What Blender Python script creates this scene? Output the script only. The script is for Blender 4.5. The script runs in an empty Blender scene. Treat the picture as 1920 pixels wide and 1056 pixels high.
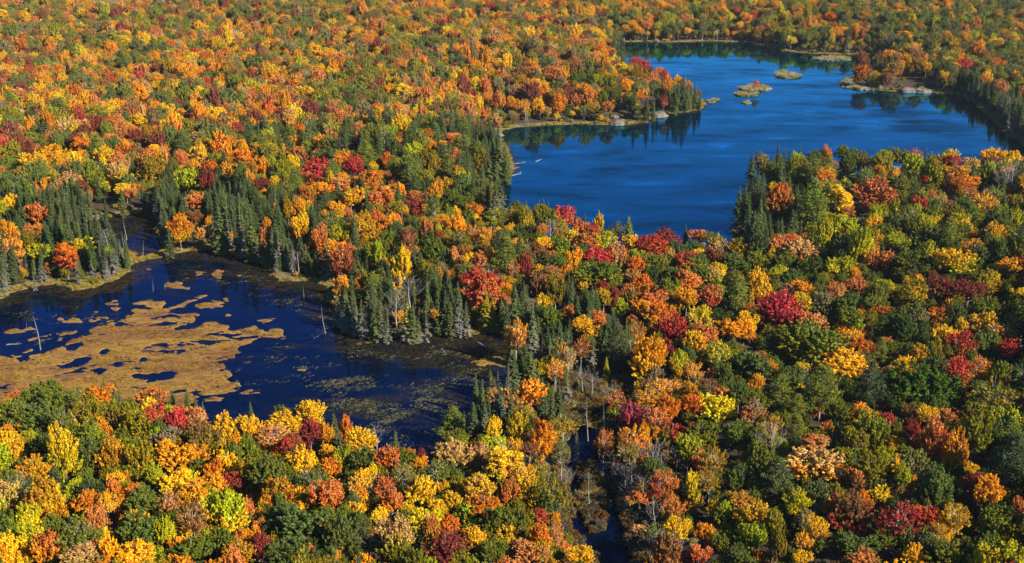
import bpy, math, random
import numpy as np
from mathutils import Vector
R = math.radians
rnd = random.Random(7)
rng = np.random.default_rng(7)
scene = bpy.context.scene
col = scene.collection

# ------------------------------------------------------------------ camera, light, exposure
CAM_H, F, PITCH = 120.0, 2400.0, R(18.8)          # metres, focal length in photo pixels, degrees below the horizon
cam = bpy.data.objects.new('camera', bpy.data.cameras.new('camera')); col.objects.link(cam)
cam.location = (0, 0, CAM_H); cam.rotation_euler = (R(90) - PITCH, 0, 0)
cam.data.sensor_width = 36; cam.data.lens = F / 1920 * 36
cam.data.clip_start = 1; cam.data.clip_end = 20000
scene.camera = cam
SUN_EL, SUN_AZ = R(33), R(124)                    # azimuth clockwise from the view direction (+Y): behind and to the right
world = bpy.data.worlds.new('World'); scene.world = world; world.use_nodes = True
nt = world.node_tree; bg = nt.nodes['Background']
sky = nt.nodes.new('ShaderNodeTexSky'); sky.sky_type = 'NISHITA'; sky.sun_disc = False
sky.sun_elevation = SUN_EL; sky.sun_rotation = SUN_AZ
sky.air_density = 1.0; sky.dust_density = 0.2; sky.ozone_density = 4.0; sky.altitude = 400
sat = nt.nodes.new('ShaderNodeHueSaturation'); sat.inputs['Saturation'].default_value = 1.45
nt.links.new(sky.outputs[0], sat.inputs['Color']); nt.links.new(sat.outputs[0], bg.inputs[0]); bg.inputs[1].default_value = 0.06
sun = bpy.data.objects.new('sun', bpy.data.lights.new('sun', 'SUN')); col.objects.link(sun)
sun.data.energy = 5.0; sun.data.angle = R(0.53); sun.data.color = (1, .93, .82)
sd = Vector((math.sin(SUN_AZ) * math.cos(SUN_EL), math.cos(SUN_AZ) * math.cos(SUN_EL), math.sin(SUN_EL)))
sun.rotation_euler = sd.to_track_quat('Z', 'Y').to_euler()
sun.location = (200, -100, 300)
vs = scene.view_settings
vs.view_transform = 'Standard'; vs.look = 'None'; vs.gamma = 1; vs.exposure = 1.0
scene.render.engine = 'CYCLES'
scene.cycles.max_bounces = 6; scene.cycles.diffuse_bounces = 2; scene.cycles.glossy_bounces = 2
scene.cycles.transmission_bounces = 3; scene.cycles.sample_clamp_indirect = 4
scene.cycles.use_denoising = False if False else True

# ------------------------------------------------------------------ photo pixel <-> place
cp, sp_ = math.cos(PITCH), math.sin(PITCH)
def ray(px, py):
    u, v = (px - 960) / F, (528 - py) / F
    return u, cp + v * sp_, -sp_ + v * cp
def at(px, py, z=0.0):
    """the point at height z seen at photo pixel px, py"""
    dx, dy, dz = ray(px, py); t = (z - CAM_H) / dz
    return dx * t, dy * t
def proj(x, y, z):
    d = y * cp - (z - CAM_H) * sp_
    return 960 + F * x / d, 528 - F * (y * sp_ + (z - CAM_H) * cp) / d, F / d
def P(s, z=0.0):
    v = [float(t) for t in s.replace(';', ' ').replace(',', ' ').split()]
    return np.array([at(v[i], v[i + 1], z) for i in range(0, len(v), 2)])

LAKE = P('1165,80 1200,79 1260,80 1330,78 1400,80 1440,86 1468,96 1520,101 1580,103 1650,103 1672,112 1660,126 1610,140 1580,150 1574,158 1600,165 1650,170 1690,173 1745,174 1790,177 1812,186 1838,204 1862,226 1890,252 1915,270 1975,300 2150,330 2150,344 1940,338 1700,332 1500,328 1430,342 1400,370 1385,405 1377,435 1390,462 1402,500 1396,520 1340,508 1250,502 1180,492 1110,482 1050,464 1000,444 960,432 930,402 912,374 928,352 948,336 964,322 962,300 955,284 938,268 926,256 938,246 960,240 1000,237 1040,235 1100,233 1150,235 1182,236 1210,229 1240,219 1280,211 1312,206 1325,197 1318,187 1298,183 1270,173 1240,162 1200,150 1165,136 1150,112 1155,90')
POND = P('-200,610 -60,580 0,562 25,547 60,537 100,531 128,540 150,545 190,537 228,522 250,508 246,496 280,487 320,479 345,473 380,470 420,472 450,480 480,488 502,500 508,517 525,526 550,529 592,527 606,535 618,560 628,590 640,608 662,627 690,636 722,636 760,633 830,629 880,629 935,622 952,640 962,662 1000,690 992,712 950,745 905,775 885,810 868,850 850,885 800,905 740,898 655,878 570,858 480,855 400,848 330,822 250,800 150,795 60,812 0,825 -90,840 -300,820 -420,700')
SMALL = P('150,415 200,409 245,403 285,397 290,430 299,455 315,471 280,480 254,487 250,474 225,468 190,462 160,440')
STREAM = P('1066,800 1112,790 1122,850 1140,880 1152,910 1160,950 1176,1000 1200,1090 1200,1200 1140,1200 1120,1062 1082,1010 1070,960 1073,900 1066,850')
STREAMI = P('1086,875 1112,872 1135,905 1142,950 1132,985 1112,1000 1092,985 1084,930')
WATERS = [LAKE, POND, SMALL, STREAM]
def poly_sd(poly, X, Y):
    """signed distance, positive inside"""
    X = np.asarray(X, float); Y = np.asarray(Y, float)
    d2 = np.full(X.shape, 1e18); ins = np.zeros(X.shape, bool)
    n = len(poly)
    for i in range(n):
        ax, ay = poly[i]; bx, by = poly[(i + 1) % n]
        ex, ey = bx - ax, by - ay
        t = np.clip(((X - ax) * ex + (Y - ay) * ey) / (ex * ex + ey * ey + 1e-9), 0, 1)
        dx, dy = X - ax - t * ex, Y - ay - t * ey
        d2 = np.minimum(d2, dx * dx + dy * dy)
        c = (ay > Y) != (by > Y)
        xi = ax + (Y - ay) * ex / (ey if abs(ey) > 1e-9 else 1e-9)
        ins ^= c & (X < xi)
    return np.where(ins, 1, -1) * np.sqrt(d2)
def wob(X, Y, s, a, k=0.0):
    return a * (np.sin(X / s + 1.7 * np.sin(Y / (1.3 * s) + k)) + np.sin(Y / s * 1.13 + 1.3 * np.sin(X / (0.8 * s) + 2 + k))) / 2
def water_sd(X, Y):
    X = np.asarray(X, float); Y = np.asarray(Y, float)
    d = np.full(X.shape, -1e9)
    for w in WATERS: d = np.maximum(d, poly_sd(w, X, Y))
    d = np.minimum(d, -poly_sd(STREAMI, X, Y))
    return d + wob(X, Y, 2.1, .7) + wob(X, Y, 5.3, .8, 3) + wob(X, Y, 0.9, .3, 5)
def ground_h(X, Y, d=None):
    X = np.asarray(X, float); Y = np.asarray(Y, float)
    if d is None: d = water_sd(X, Y)
    L = np.clip(-d, 0, None)
    up = .12 + .35 * np.clip(L / 3, 0, 1) + np.clip((L - 5) / 45, 0, 1) ** 1.2 * (3.2 + 2.6 * np.sin(X / 61 + 1) * np.sin(Y / 83) + 1.2 * np.sin(X / 27 + Y / 35))
    up = up + wob(X, Y, 6, .25)*np.clip(L/6,0,1)
    return np.where(d > 0, -.15 - np.clip(d, 0, 4) * .35, up)
def g1(x, y): return float(ground_h(np.array([x]), np.array([y]))[0])
def on_ground(px, py, zc):
    """base point of a thing whose middle, zc above the ground, shows at px, py"""
    h = 0.0
    for _ in range(5):
        x, y = at(px, py, max(h, 0) + zc); h = g1(x, y)
    return x, y, h

# ------------------------------------------------------------------ scene helpers
def tag(o, label=None, cat=None, group=None, kind=None):
    if label: o['label'] = label
    if cat: o['category'] = cat
    if group: o['group'] = group
    if kind: o['kind'] = kind
    return o
def mesh_np(name, verts, faces, mats, mi=None, attrs=(), smooth=False):
    """verts (n,3), faces (m,k) all the same size or list of such arrays"""
    if not isinstance(faces, list): faces = [faces]
    me = bpy.data.meshes.new(name)
    verts = np.asarray(verts, np.float32)
    me.vertices.add(len(verts)); me.vertices.foreach_set('co', verts.ravel())
    li = np.concatenate([f.ravel() for f in faces if len(f)]).astype(np.int32)
    tot = np.concatenate([np.full(len(f), f.shape[1]) for f in faces if len(f)]).astype(np.int32)
    st = np.concatenate([[0], np.cumsum(tot)[:-1]]).astype(np.int32)
    me.loops.add(len(li)); me.loops.foreach_set('vertex_index', li)
    me.polygons.add(len(tot)); me.polygons.foreach_set('loop_start', st)
    if mi is not None: me.polygons.foreach_set('material_index', np.asarray(mi, np.int32))
    me.polygons.foreach_set('use_smooth', np.full(len(tot), smooth))
    for m in mats: me.materials.append(m)
    for nm, typ, dom, val in attrs:
        a = me.attributes.new(nm, typ, dom)
        a.data.foreach_set('value' if typ == 'FLOAT' or typ == 'INT' else 'vector', np.asarray(val, np.float32 if typ != 'INT' else np.int32).ravel())
    me.update(calc_edges=True); me.validate(clean_customdata=False)
    return me
def link(name, me, parent=None, loc=None):
    o = bpy.data.objects.new(name, me); col.objects.link(o)
    if parent: o.parent = parent
    if loc is not None: o.location = loc
    return o

# ------------------------------------------------------------------ materials
def newmat(name):
    m = bpy.data.materials.new(name); m.use_nodes = True
    nt = m.node_tree; b = nt.nodes['Principled BSDF']
    return m, nt, nt.nodes, nt.links, b
def N(nt, typ, **kw):
    n = nt.nodes.new(typ)
    for k, v in kw.items(): setattr(n, k, v)
    return n
def noise(nt, scale, detail=4, vec=None, rough=.55, dist=0.0):
    n = N(nt, 'ShaderNodeTexNoise'); n.inputs['Scale'].default_value = scale
    n.inputs['Detail'].default_value = detail; n.inputs['Roughness'].default_value = rough; n.inputs['Distortion'].default_value = dist
    if vec is not None: nt.links.new(vec, n.inputs['Vector'])
    return n.outputs[0]
def ramp(nt, fac, stops):
    n = N(nt, 'ShaderNodeValToRGB'); e = n.color_ramp.elements
    while len(e) < len(stops): e.new(.5)
    for i, (p, c) in enumerate(stops):
        e[i].position = p; e[i].color = (c if isinstance(c, tuple) else (c, c, c)) + (1,)
    nt.links.new(fac, n.inputs[0]); return n.outputs[0]
def mix(nt, fac, a, b, blend='MIX'):
    n = N(nt, 'ShaderNodeMix', data_type='RGBA', blend_type=blend)
    for s, v in ((n.inputs[0], fac), (n.inputs[6], a), (n.inputs[7], b)):
        if hasattr(v, 'is_linked') or hasattr(v, 'links'): nt.links.new(v, s)
        elif isinstance(v, tuple): s.default_value = v + (1,)
        else: s.default_value = v
    return n.outputs[2]
def math_(nt, op, a, b=0.0, clamp=False):
    n = N(nt, 'ShaderNodeMath', operation=op, use_clamp=clamp)
    for s, v in ((n.inputs[0], a), (n.inputs[1], b)):
        if hasattr(v, 'links'): nt.links.new(v, s)
        else: s.default_value = v
    return n.outputs[0]
def geo_pos(nt): return N(nt, 'ShaderNodeNewGeometry').outputs['Position']
def attr(nt, name, typ='GEOMETRY'):
    n = N(nt, 'ShaderNodeAttribute', attribute_type=typ); n.attribute_name = name
    return n
def bump(nt, h, strength, dist, b):
    n = N(nt, 'ShaderNodeBump'); n.inputs['Strength'].default_value = strength; n.inputs['Distance'].default_value = dist
    nt.links.new(h, n.inputs['Height']); nt.links.new(n.outputs[0], b.inputs['Normal'])

def foliage_mat(name, spread=.5, trans=.25):
    m, nt, ns, ls, b = newmat(name)
    A = attr(nt, 'tintA', 'INSTANCER').outputs['Color']; B = attr(nt, 'tintB', 'INSTANCER').outputs['Color']
    pn = attr(nt, 'pn').outputs['Fac']; ht = attr(nt, 'ht').outputs['Fac']; lv = attr(nt, 'lv').outputs['Fac']
    f = math_(nt, 'ADD', math_(nt, 'MULTIPLY', pn, spread), math_(nt, 'MULTIPLY', math_(nt, 'SUBTRACT', 1.0, ht), 1 - spread))
    f = ramp(nt, f, [(.34, 0.0), (.68, 1.0)])
    c = mix(nt, f, A, B)
    hsv = N(nt, 'ShaderNodeHueSaturation')
    ls.new(c, hsv.inputs['Color'])
    sj = math_(nt, 'FRACT', math_(nt, 'MULTIPLY', pn, 17.3))                # each spray a little different from its neighbours
    ls.new(math_(nt, 'ADD', math_(nt, 'ADD', math_(nt, 'MULTIPLY', lv, .03), math_(nt, 'MULTIPLY', sj, .035)), .4675), hsv.inputs['Hue'])
    ls.new(math_(nt, 'ADD', math_(nt, 'ADD', math_(nt, 'MULTIPLY', lv, .75), math_(nt, 'MULTIPLY', sj, .3)), .48), hsv.inputs['Value'])
    ls.new(math_(nt, 'SUBTRACT', 1.1, math_(nt, 'MULTIPLY', lv, .14)), hsv.inputs['Saturation'])
    ls.new(hsv.outputs[0], b.inputs['Base Color']); b.inputs['Roughness'].default_value = .6
    b.inputs['Specular IOR Level'].default_value = .12
    tr = N(nt, 'ShaderNodeBsdfTranslucent'); ls.new(hsv.outputs[0], tr.inputs[0])
    mx = N(nt, 'ShaderNodeMixShader'); mx.inputs[0].default_value = trans
    ls.new(b.outputs[0], mx.inputs[1]); ls.new(tr.outputs[0], mx.inputs[2])
    ls.new(mx.outputs[0], ns['Material Output'].inputs[0])
    return m
M_leaf = foliage_mat('autumn_leaves', .55)
M_needle = foliage_mat('needles', .35, .1)
def bark(name, c1, c2, sc):
    m, nt, ns, ls, b = newmat(name)
    p = geo_pos(nt)
    mp = N(nt, 'ShaderNodeMapping'); mp.inputs['Scale'].default_value = (1, 1, .6); ls.new(p, mp.inputs[0])
    ls.new(mix(nt, ramp(nt, noise(nt, sc, 3, mp.outputs[0]), [(.42, 0.0), (.6, 1.0)]), c1, c2), b.inputs['Base Color'])
    b.inputs['Roughness'].default_value = .9
    return m
M_bark = bark('grey_brown_bark', (.16, .13, .10), (.30, .26, .22), 2)
M_birch = bark('pale_birch_bark', (.62, .58, .52), (.38, .33, .28), 1.6)
M_dead = bark('weathered_grey_wood', (.26, .24, .21), (.15, .135, .12), 2.5)
M_twig = bark('grey_twigs', (.36, .31, .29), (.22, .18, .17), 2.5)

# ground
m, nt, ns, ls, b = newmat('forest_floor'); M_ground = m
p = geo_pos(nt); sh = attr(nt, 'shore').outputs['Fac']
litter = ramp(nt, noise(nt, .9, 5, p), [(.3, (.025, .02, .01)), (.5, (.06, .038, .016)), (.62, (.10, .06, .022)), (.75, (.035, .038, .014))])
grass = ramp(nt, noise(nt, .5, 6, p, .65), [(.32, (.10, .075, .03)), (.45, (.20, .15, .05)), (.58, (.26, .20, .06)), (.72, (.12, .12, .035))])
fine = ramp(nt, noise(nt, 3, 3, p), [(.3, .6), (.7, 1.0)])
c = mix(nt, ramp(nt, sh, [(.35, 0.0), (.6, 1.0)]), litter, grass)
ls.new(mix(nt, 1.0, c, fine, 'MULTIPLY'), b.inputs['Base Color']); b.inputs['Roughness'].default_value = .95
bump(nt, noise(nt, 1.6, 6, p, .7), .9, .5, b)
# water
def mp3(nt, p):
    q = N(nt, 'ShaderNodeMapping'); q.inputs['Scale'].default_value = (.35, 1, 1); nt.links.new(p, q.inputs[0]); return q.outputs[0]
m, nt, ns, ls, b = newmat('still_water'); M_water = m
p = geo_pos(nt)
sep = N(nt, 'ShaderNodeSeparateXYZ'); ls.new(p, sep.inputs[0])
pond = attr(nt, 'pond').outputs['Fac']; shal = attr(nt, 'shallow').outputs['Fac']
mp = N(nt, 'ShaderNodeMapping'); mp.inputs['Scale'].default_value = (.022, .05, 1); ls.new(p, mp.inputs[0])
patch = noise(nt, 1, 5, mp.outputs[0], .55, .6)
lake_c = ramp(nt, patch, [(.36, (.0, .004, .012)), (.46, (.0, .008, .025)), (.60, (.0, .012, .034)), (.74, (.001, .03, .06))])
pond_c = ramp(nt, noise(nt, .34, 8, p, .82), [(.5, (.0, .003, .014)), (.62, (.004, .008, .016)), (.72, (.05, .045, .02))])
c = mix(nt, pond, lake_c, pond_c)
weed = noise(nt, .22, 7, p, .72, 1.2)
weedc = ramp(nt, noise(nt, .8, 4, p), [(.35, (.007, .007, .004)), (.55, (.028, .020, .008)), (.7, (.055, .035, .013))])
wf = ramp(nt, math_(nt, 'ADD', weed, math_(nt, 'MULTIPLY', shal, .34)), [(.60, 0.0), (.74, 1.0)])
body = mix(nt, wf, c, weedc)
bm_ = N(nt, 'ShaderNodeBump'); bm_.inputs['Strength'].default_value = .05; bm_.inputs['Distance'].default_value = .05; ls.new(noise(nt, 1.1, 3, p), bm_.inputs['Height'])
df = N(nt, 'ShaderNodeBsdfDiffuse')
gl = N(nt, 'ShaderNodeBsdfGlossy'); ls.new(mix(nt, pond, (.13, .58, .86), (.12, .35, .84)), gl.inputs[0]); ls.new(bm_.outputs[0], gl.inputs['Normal'])
ls.new(ramp(nt, patch, [(.35, .03), (.6, .05), (.8, .16)]), gl.inputs['Roughness'])
fr = N(nt, 'ShaderNodeFresnel'); fr.inputs[0].default_value = 1.33
fk = math_(nt, 'MULTIPLY', fr.outputs[0], math_(nt, 'SUBTRACT', 2.25, math_(nt, 'MULTIPLY', pond, 1.1)), True)
fk = math_(nt, 'MULTIPLY', fk, math_(nt, 'SUBTRACT', 1.0, math_(nt, 'MULTIPLY', wf, .6)))
fk = math_(nt, 'MULTIPLY', fk, math_(nt, 'SUBTRACT', 1.0, math_(nt, 'MULTIPLY', attr(nt, 'creek').outputs['Fac'], .5)))  # reflection cut over the creek, painting in the shade of the trees beside it
mp2 = N(nt, 'ShaderNodeMapping'); mp2.inputs['Scale'].default_value = (.028, .06, 1); ls.new(p, mp2.inputs[0])
film = ramp(nt, noise(nt, 1, 6, mp2.outputs[0], .6, .5), [(.34, .40), (.44, .78), (.52, .95), (.60, 1.08), (.70, 1.7)])
fk = math_(nt, 'MULTIPLY', fk, film, True)
dk = attr(nt, 'weedbed_or_shade').outputs['Fac']
dk = ramp(nt, math_(nt, 'ADD', math_(nt, 'MULTIPLY', dk, .34), math_(nt, 'MULTIPLY', noise(nt, .10, 7, mp3(nt, p), .62, 1.0), 1.25)), [(.74, 0.0), (.92, 1.0)])
fk = math_(nt, 'MULTIPLY', fk, math_(nt, 'SUBTRACT', 1.0, math_(nt, 'MULTIPLY', dk, math_(nt, 'SUBTRACT', .55, math_(nt, 'MULTIPLY', pond, .2)))))
body = mix(nt, math_(nt, 'MULTIPLY', math_(nt, 'MULTIPLY', dk, pond), math_(nt, 'SUBTRACT', 1.0, attr(nt, 'creek').outputs['Fac'])), body, ramp(nt, noise(nt, 1.0, 5, p, .75), [(.42, (.004, .006, .007)), (.56, (.022, .018, .008)), (.72, (.07, .052, .022))]))
ls.new(body, df.inputs[0])
mx = N(nt, 'ShaderNodeMixShader'); ls.new(fk, mx.inputs[0]); ls.new(df.outputs[0], mx.inputs[1]); ls.new(gl.outputs[0], mx.inputs[2]); ls.new(mx.outputs[0], ns['Material Output'].inputs[0])
# floating mat, rock, sedge
m, nt, ns, ls, b = newmat('golden_bog_mat'); M_mat = m
p = geo_pos(nt)
mq = N(nt, 'ShaderNodeMapping'); mq.inputs['Scale'].default_value = (.5, 1, 1); mq.inputs['Rotation'].default_value = (0, 0, .25); ls.new(p, mq.inputs[0])
c = ramp(nt, noise(nt, .22, 8, mq.outputs[0], .72, 1.2), [(.30, (.05, .028, .010)), (.38, (.16, .08, .016)), (.44, (.26, .13, .020)), (.50, (.38, .20, .018)), (.55, (.18, .11, .018)), (.60, (.30, .12, .026)), (.66, (.15, .06, .018)), (.73, (.42, .27, .05))])
big = ramp(nt, noise(nt, .045, 5, mq.outputs[0], .6, .6), [(.38, (.62, .42, .30)), (.48, (1.0, .85, .7)), (.56, (1.15, 1.1, .8)), (.66, (.75, .55, .45))])
c = mix(nt, 1.0, c, big, 'MULTIPLY')
c = mix(nt, ramp(nt, noise(nt, 2.2, 4, p, .7), [(.3, .45), (.62, 1.0)]), (.10, .055, .018), c)
ls.new(c, b.inputs['Base Color']); b.inputs['Roughness'].default_value = .95
bump(nt, noise(nt, 2.5, 5, p, .7), 1, .35, b)
m, nt, ns, ls, b = newmat('lichen_rock'); M_rock = m
p = geo_pos(nt)
c = ramp(nt, noise(nt, .9, 9, p, .72), [(.32, (.04, .034, .028)), (.44, (.13, .105, .08)), (.52, (.21, .175, .135)), (.56, (.07, .055, .04)), (.62, (.24, .20, .15)), (.75, (.11, .085, .04))])
ls.new(c, b.inputs['Base Color']); b.inputs['Roughness'].default_value = .9
bump(nt, noise(nt, 1.2, 6, p, .6), .8, .4, b)
M_sedge = foliage_mat('marsh_grass_blades', .5, .2)

# ------------------------------------------------------------------ terrain and water as sheets
def spaced(a, b, s0, s1, lo, hi, n=14):
    """fine steps between a and b, growing outwards to lo and hi"""
    t = [a]; 
    while t[-1] < b: t.append(t[-1] + s0 + (s1 - s0) * (t[-1] - a) / (b - a))
    up = [t[-1] + (hi - t[-1]) * (k / n) ** 2.2 for k in range(1, n + 1)]
    dn = [a - (a - lo) * (k / n) ** 2.2 for k in range(1, n + 1)]
    return np.array(dn[::-1] + t + up)
xs = spaced(-520, 520, 1.7, 1.7, -6500, 6500)
ys = spaced(165, 1330, 1.3, 4.5, -1500, 9000)
X, Y = np.meshgrid(xs, ys)
D = water_sd(X, Y); H = ground_h(X, Y, D)
nx, ny = len(xs), len(ys)
idx = np.arange(nx * ny).reshape(ny, nx)
quads = np.stack([idx[:-1, :-1], idx[:-1, 1:], idx[1:, 1:], idx[1:, :-1]], -1).reshape(-1, 4)
MARSH = [P('990,850 1050,800 1080,800 1100,870 1138,900 1143,980 1120,1012 1060,1000 1000,960'),
         P('1085,715 1170,705 1180,760 1130,800 1085,790'),
         P('880,665 1000,655 1010,705 900,700'),
         P('128,530 190,515 235,500 250,470 330,470 310,492 250,516 150,548'),
         P('1086,872 1114,868 1140,905 1146,950 1136,990 1112,1008 1090,990 1080,934'), P('160,6 342,-6 345,12 230,30 160,32')]
def marsh_sd(X, Y):
    d = np.full(np.shape(X), -1e9)
    for mm in MARSH: d = np.maximum(d, poly_sd(mm, X, Y))
    return d
MD = marsh_sd(X, Y)
shore = np.clip(1 - (-D) / 9, 0, 1) * (D < 0) + (D >= 0) * 1.0
shore = np.maximum(shore, np.clip(MD / 3 + .5, 0, 1))
me = mesh_np('ground', np.stack([X, Y, H], -1).reshape(-1, 3), quads, [M_ground], attrs=[('shore', 'FLOAT', 'POINT', shore)], smooth=True)
tag(link('ground', me), kind='structure')
# beds of water weed under the surface: photo pixel, half sizes in pixels, strength
BEDS = [(1605, 197, 50, 8, 0.81), (1680, 212, 60, 12, 0.81), (1745, 238, 75, 12, 1.01), (1590, 240, 26, 5, 0.68), (1140, 322, 40, 7, 0.68), (1120, 350, 50, 8, 0.68), (1010, 300, 60, 10, 0.47), (1260, 145, 70, 8, 0.41), (1550, 142, 50, 6, .3), (1420, 215, 90, 8, .25),
        (790, 660, 170, 28, .85), (680, 655, 60, 24, .8), (450, 500, 130, 20, .75), (560, 545, 60, 14, .5), (600, 585, 40, 20, .45), (760, 790, 90, 26, .6), (690, 760, 70, 18, .5), (820, 740, 70, 24, .6), (660, 720, 60, 14, .35), (890, 690, 60, 30, .7), (230, 430, 60, 18, .7), (60, 570, 90, 14, .5), (600, 800, 80, 20, .4)]
def bed_at(Xv, Yv):
    px, py, _ = proj(Xv, Yv, 0 * Xv); o = np.zeros(len(Xv))
    for bx, by, rx, ry, s in BEDS: o = np.maximum(o, s * np.clip(1.3 - ((px - bx) / rx) ** 2 * .7 - ((py - by) / ry) ** 2 * .7, 0, 1))
    return o
def water_sheet(name, region_sd_list, pond):
    S = np.full(X.shape, -1e9)
    for w in region_sd_list: S = np.maximum(S, poly_sd(w, X, Y))
    ok = ((S > -5) & (D > -3.2)).reshape(-1)
    q = quads[ok[quads].any(1)]
    used = np.unique(q); remap = np.full(nx * ny, -1); remap[used] = np.arange(len(used))
    V = np.stack([X, Y, np.zeros_like(X)], -1).reshape(-1, 3)[used]
    dd = D.reshape(-1)[used]
    sh = np.clip(1 - dd / (11 if pond == 1 else 5), 0, 1) * (1.0 if pond == 1 else .8 if pond == 0 else .0)
    me = mesh_np(name, V, remap[q], [M_water], attrs=[('pond', 'FLOAT', 'POINT', np.full(len(used), float(pond > 0))), ('shallow', 'FLOAT', 'POINT', sh), ('creek', 'FLOAT', 'POINT', np.full(len(used), float(pond == 2))), ('weedbed_or_shade', 'FLOAT', 'POINT', np.maximum(bed_at(V[:, 0], V[:, 1]), .9 * (pond == 2)))], smooth=True)  # on the stream this weight is painted tree shade, not weed
    tag(link(name, me), kind='structure')
water_sheet('lake_water', [LAKE], 0)
water_sheet('pond_water', [POND, SMALL], 1)
water_sheet('stream_water', [STREAM], 2)

# ------------------------------------------------------------------ a little autumn haze in the air
hz = bpy.data.materials.new('thin_haze'); hz.use_nodes = True; hn = hz.node_tree; hn.nodes.remove(hn.nodes['Principled BSDF'])
pv = hn.nodes.new('ShaderNodeVolumePrincipled'); pv.inputs['Color'].default_value = (.85, .9, 1, 1); pv.inputs['Density'].default_value = .00004; pv.inputs['Anisotropy'].default_value = .2
hn.links.new(pv.outputs[0], hn.nodes['Material Output'].inputs['Volume'])
bx = [(sx * 7000, yy, zz) for zz in (-4, 140) for yy in (-2000, 9500) for sx in (-1, 1)]
tag(link('haze', mesh_np('haze', bx, np.array([[0, 2, 3, 1], [4, 5, 7, 6], [0, 1, 5, 4], [2, 6, 7, 3], [0, 4, 6, 2], [1, 3, 7, 5]]), [hz])), kind='stuff')
# ------------------------------------------------------------------ tree prototypes (meshes shared by every copy)
def unit(v): return v / np.maximum(np.linalg.norm(v, axis=-1, keepdims=True), 1e-9)
def quads_at(c, nrm, size, asp, g):
    """leaf quads centred on c, facing nrm"""
    n = len(c); t = unit(np.cross(nrm, g.normal(size=(n, 3)))); b = np.cross(nrm, t)
    s = size[:, None]; a = asp
    k = [c - t * s - b * s * a, c + t * s - b * s * a * .7, c + t * s * .8 + b * s * a, c - t * s * .9 + b * s * a * .8]
    V = np.stack(k, 1); V[:, 0] += nrm * s * .35; V[:, 2] += nrm * s * .35
    return V.reshape(-1, 3), np.arange(4 * n).reshape(n, 4)
def tube(pts, rads, k=5):
    pts = np.asarray(pts, float); V = []; Fc = []
    for i, (p, r) in enumerate(zip(pts, rads)):
        d = pts[min(i + 1, len(pts) - 1)] - pts[max(i - 1, 0)]; d = d / (np.linalg.norm(d) + 1e-9)
        a = np.cross(d, [0, 0, 1] if abs(d[2]) < .9 else [1, 0, 0]); a /= np.linalg.norm(a); b = np.cross(d, a)
        for j in range(k):
            th = 2 * math.pi * j / k; V.append(p + r * (a * math.cos(th) + b * math.sin(th)))
    for i in range(len(pts) - 1):
        for j in range(k):
            Fc.append([i * k + j, i * k + (j + 1) % k, (i + 1) * k + (j + 1) % k, (i + 1) * k + j])
    return np.array(V), np.array(Fc)
class Acc:
    def __init__(s): s.V = []; s.F = []; s.n = 0
    def add(s, VF):
        V, Fc = VF; s.V.append(V); s.F.append(Fc + s.n); s.n += len(V)
    def get(s): return np.concatenate(s.V), np.concatenate(s.F)
def crown(seed, nc, cr, per, flat=1.0, up=0.0, gap=0.0, ovoid=0.0, lsize=.040, stretch=1.0, low=-.75, fill=500, lobes=8):
    """broadleaf crown about a unit ball: several boughs (lobes) covered in nc sprays of leaves of radius cr, per leaves each"""
    g = np.random.default_rng(seed); C = []
    LB = []
    for i in range(lobes):
        a = i * 2.4 + g.uniform(-.5, .5); zz = -.55 + 1.15 * (i + .5) / lobes + g.uniform(-.12, .12); rr_ = math.sqrt(max(.05, 1 - zz * zz)) * g.uniform(.42, .66)
        if ovoid: rr_ *= 1 - ovoid * max(0, zz) * .9
        LB.append((np.array([math.cos(a) * rr_, math.sin(a) * rr_, zz * .72]) * g.uniform(.8, 1.22), g.uniform(.26, .52)))
    LB.append((np.array([g.normal() * .12, g.normal() * .12, .5]), .38)); LB.append((np.zeros(3), .45))
    k = 0
    while len(C) < nc and k < 30000:
        k += 1
        lc, lr = LB[int(g.integers(len(LB)))]; d = unit(g.normal(size=3))
        if d[2] < low: continue
        c = lc + d * lr * g.uniform(.72, 1.0)
        if any(np.linalg.norm(c - q[0]) < q[1] * .62 for q in LB): continue
        if all(np.linalg.norm(c - q[0]) > cr * (.70 + gap) for q in C): C.append((c, unit(d + c * .6)))
    pos = []; nr = []; pn = []
    for c, d in C:
        r = cr * g.uniform(.7, 1.3); n = int(per * g.uniform(.7, 1.2))
        v = unit(g.normal(size=(n, 3)) + d * .35 + np.array([0, 0, .35])); rr = (g.uniform(.5, 1.0, n) + np.abs(g.normal(size=n)) * .38)[:, None]
        off = v * rr * r * np.array([1, 1, flat])
        if up:
            ax = unit(d * .75 + np.array([0, 0, up]) + g.normal(size=3) * .15); t = g.uniform(-1, 1.15, n)
            w = (1 - np.abs(t) * .62)[:, None]
            off = v * rr * r * .6 * w + ax * t[:, None] * r * stretch
        pos.append(c + off); nr.append(unit(v * .45 + d * .25 + np.array([0, 0, .3]) + g.normal(size=(n, 3)) * .75)); pn.append(np.full(n, g.uniform()))
    n = fill; v = unit(g.normal(size=(n, 3))) * (g.uniform(.1, .6, n) ** .8)[:, None]; v[:, 2] = v[:, 2] * .8
    pos.append(v); nr.append(unit(g.normal(size=(n, 3)))); pn.append(g.uniform(0, 1, n))
    pos = np.concatenate(pos); nr = np.concatenate(nr); pn = np.concatenate(pn)
    sz = lsize * g.uniform(.55, 1.4, len(pos)); sz[-n:] *= 1.5
    V, Fc = quads_at(pos, nr, sz, .72, g)
    ht = np.clip(pos[:, 2] * .5 + .5, 0, 1)
    ph = np.sin(pos[:, 0] * 2.3 + seed) * np.sin(pos[:, 1] * 2.1 + 2 * seed) * .5 + .5
    return V, Fc, np.clip(.5 * ph + .5 * pn, 0, 1), ht, g.uniform(0, 1, len(pos)), C
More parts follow.
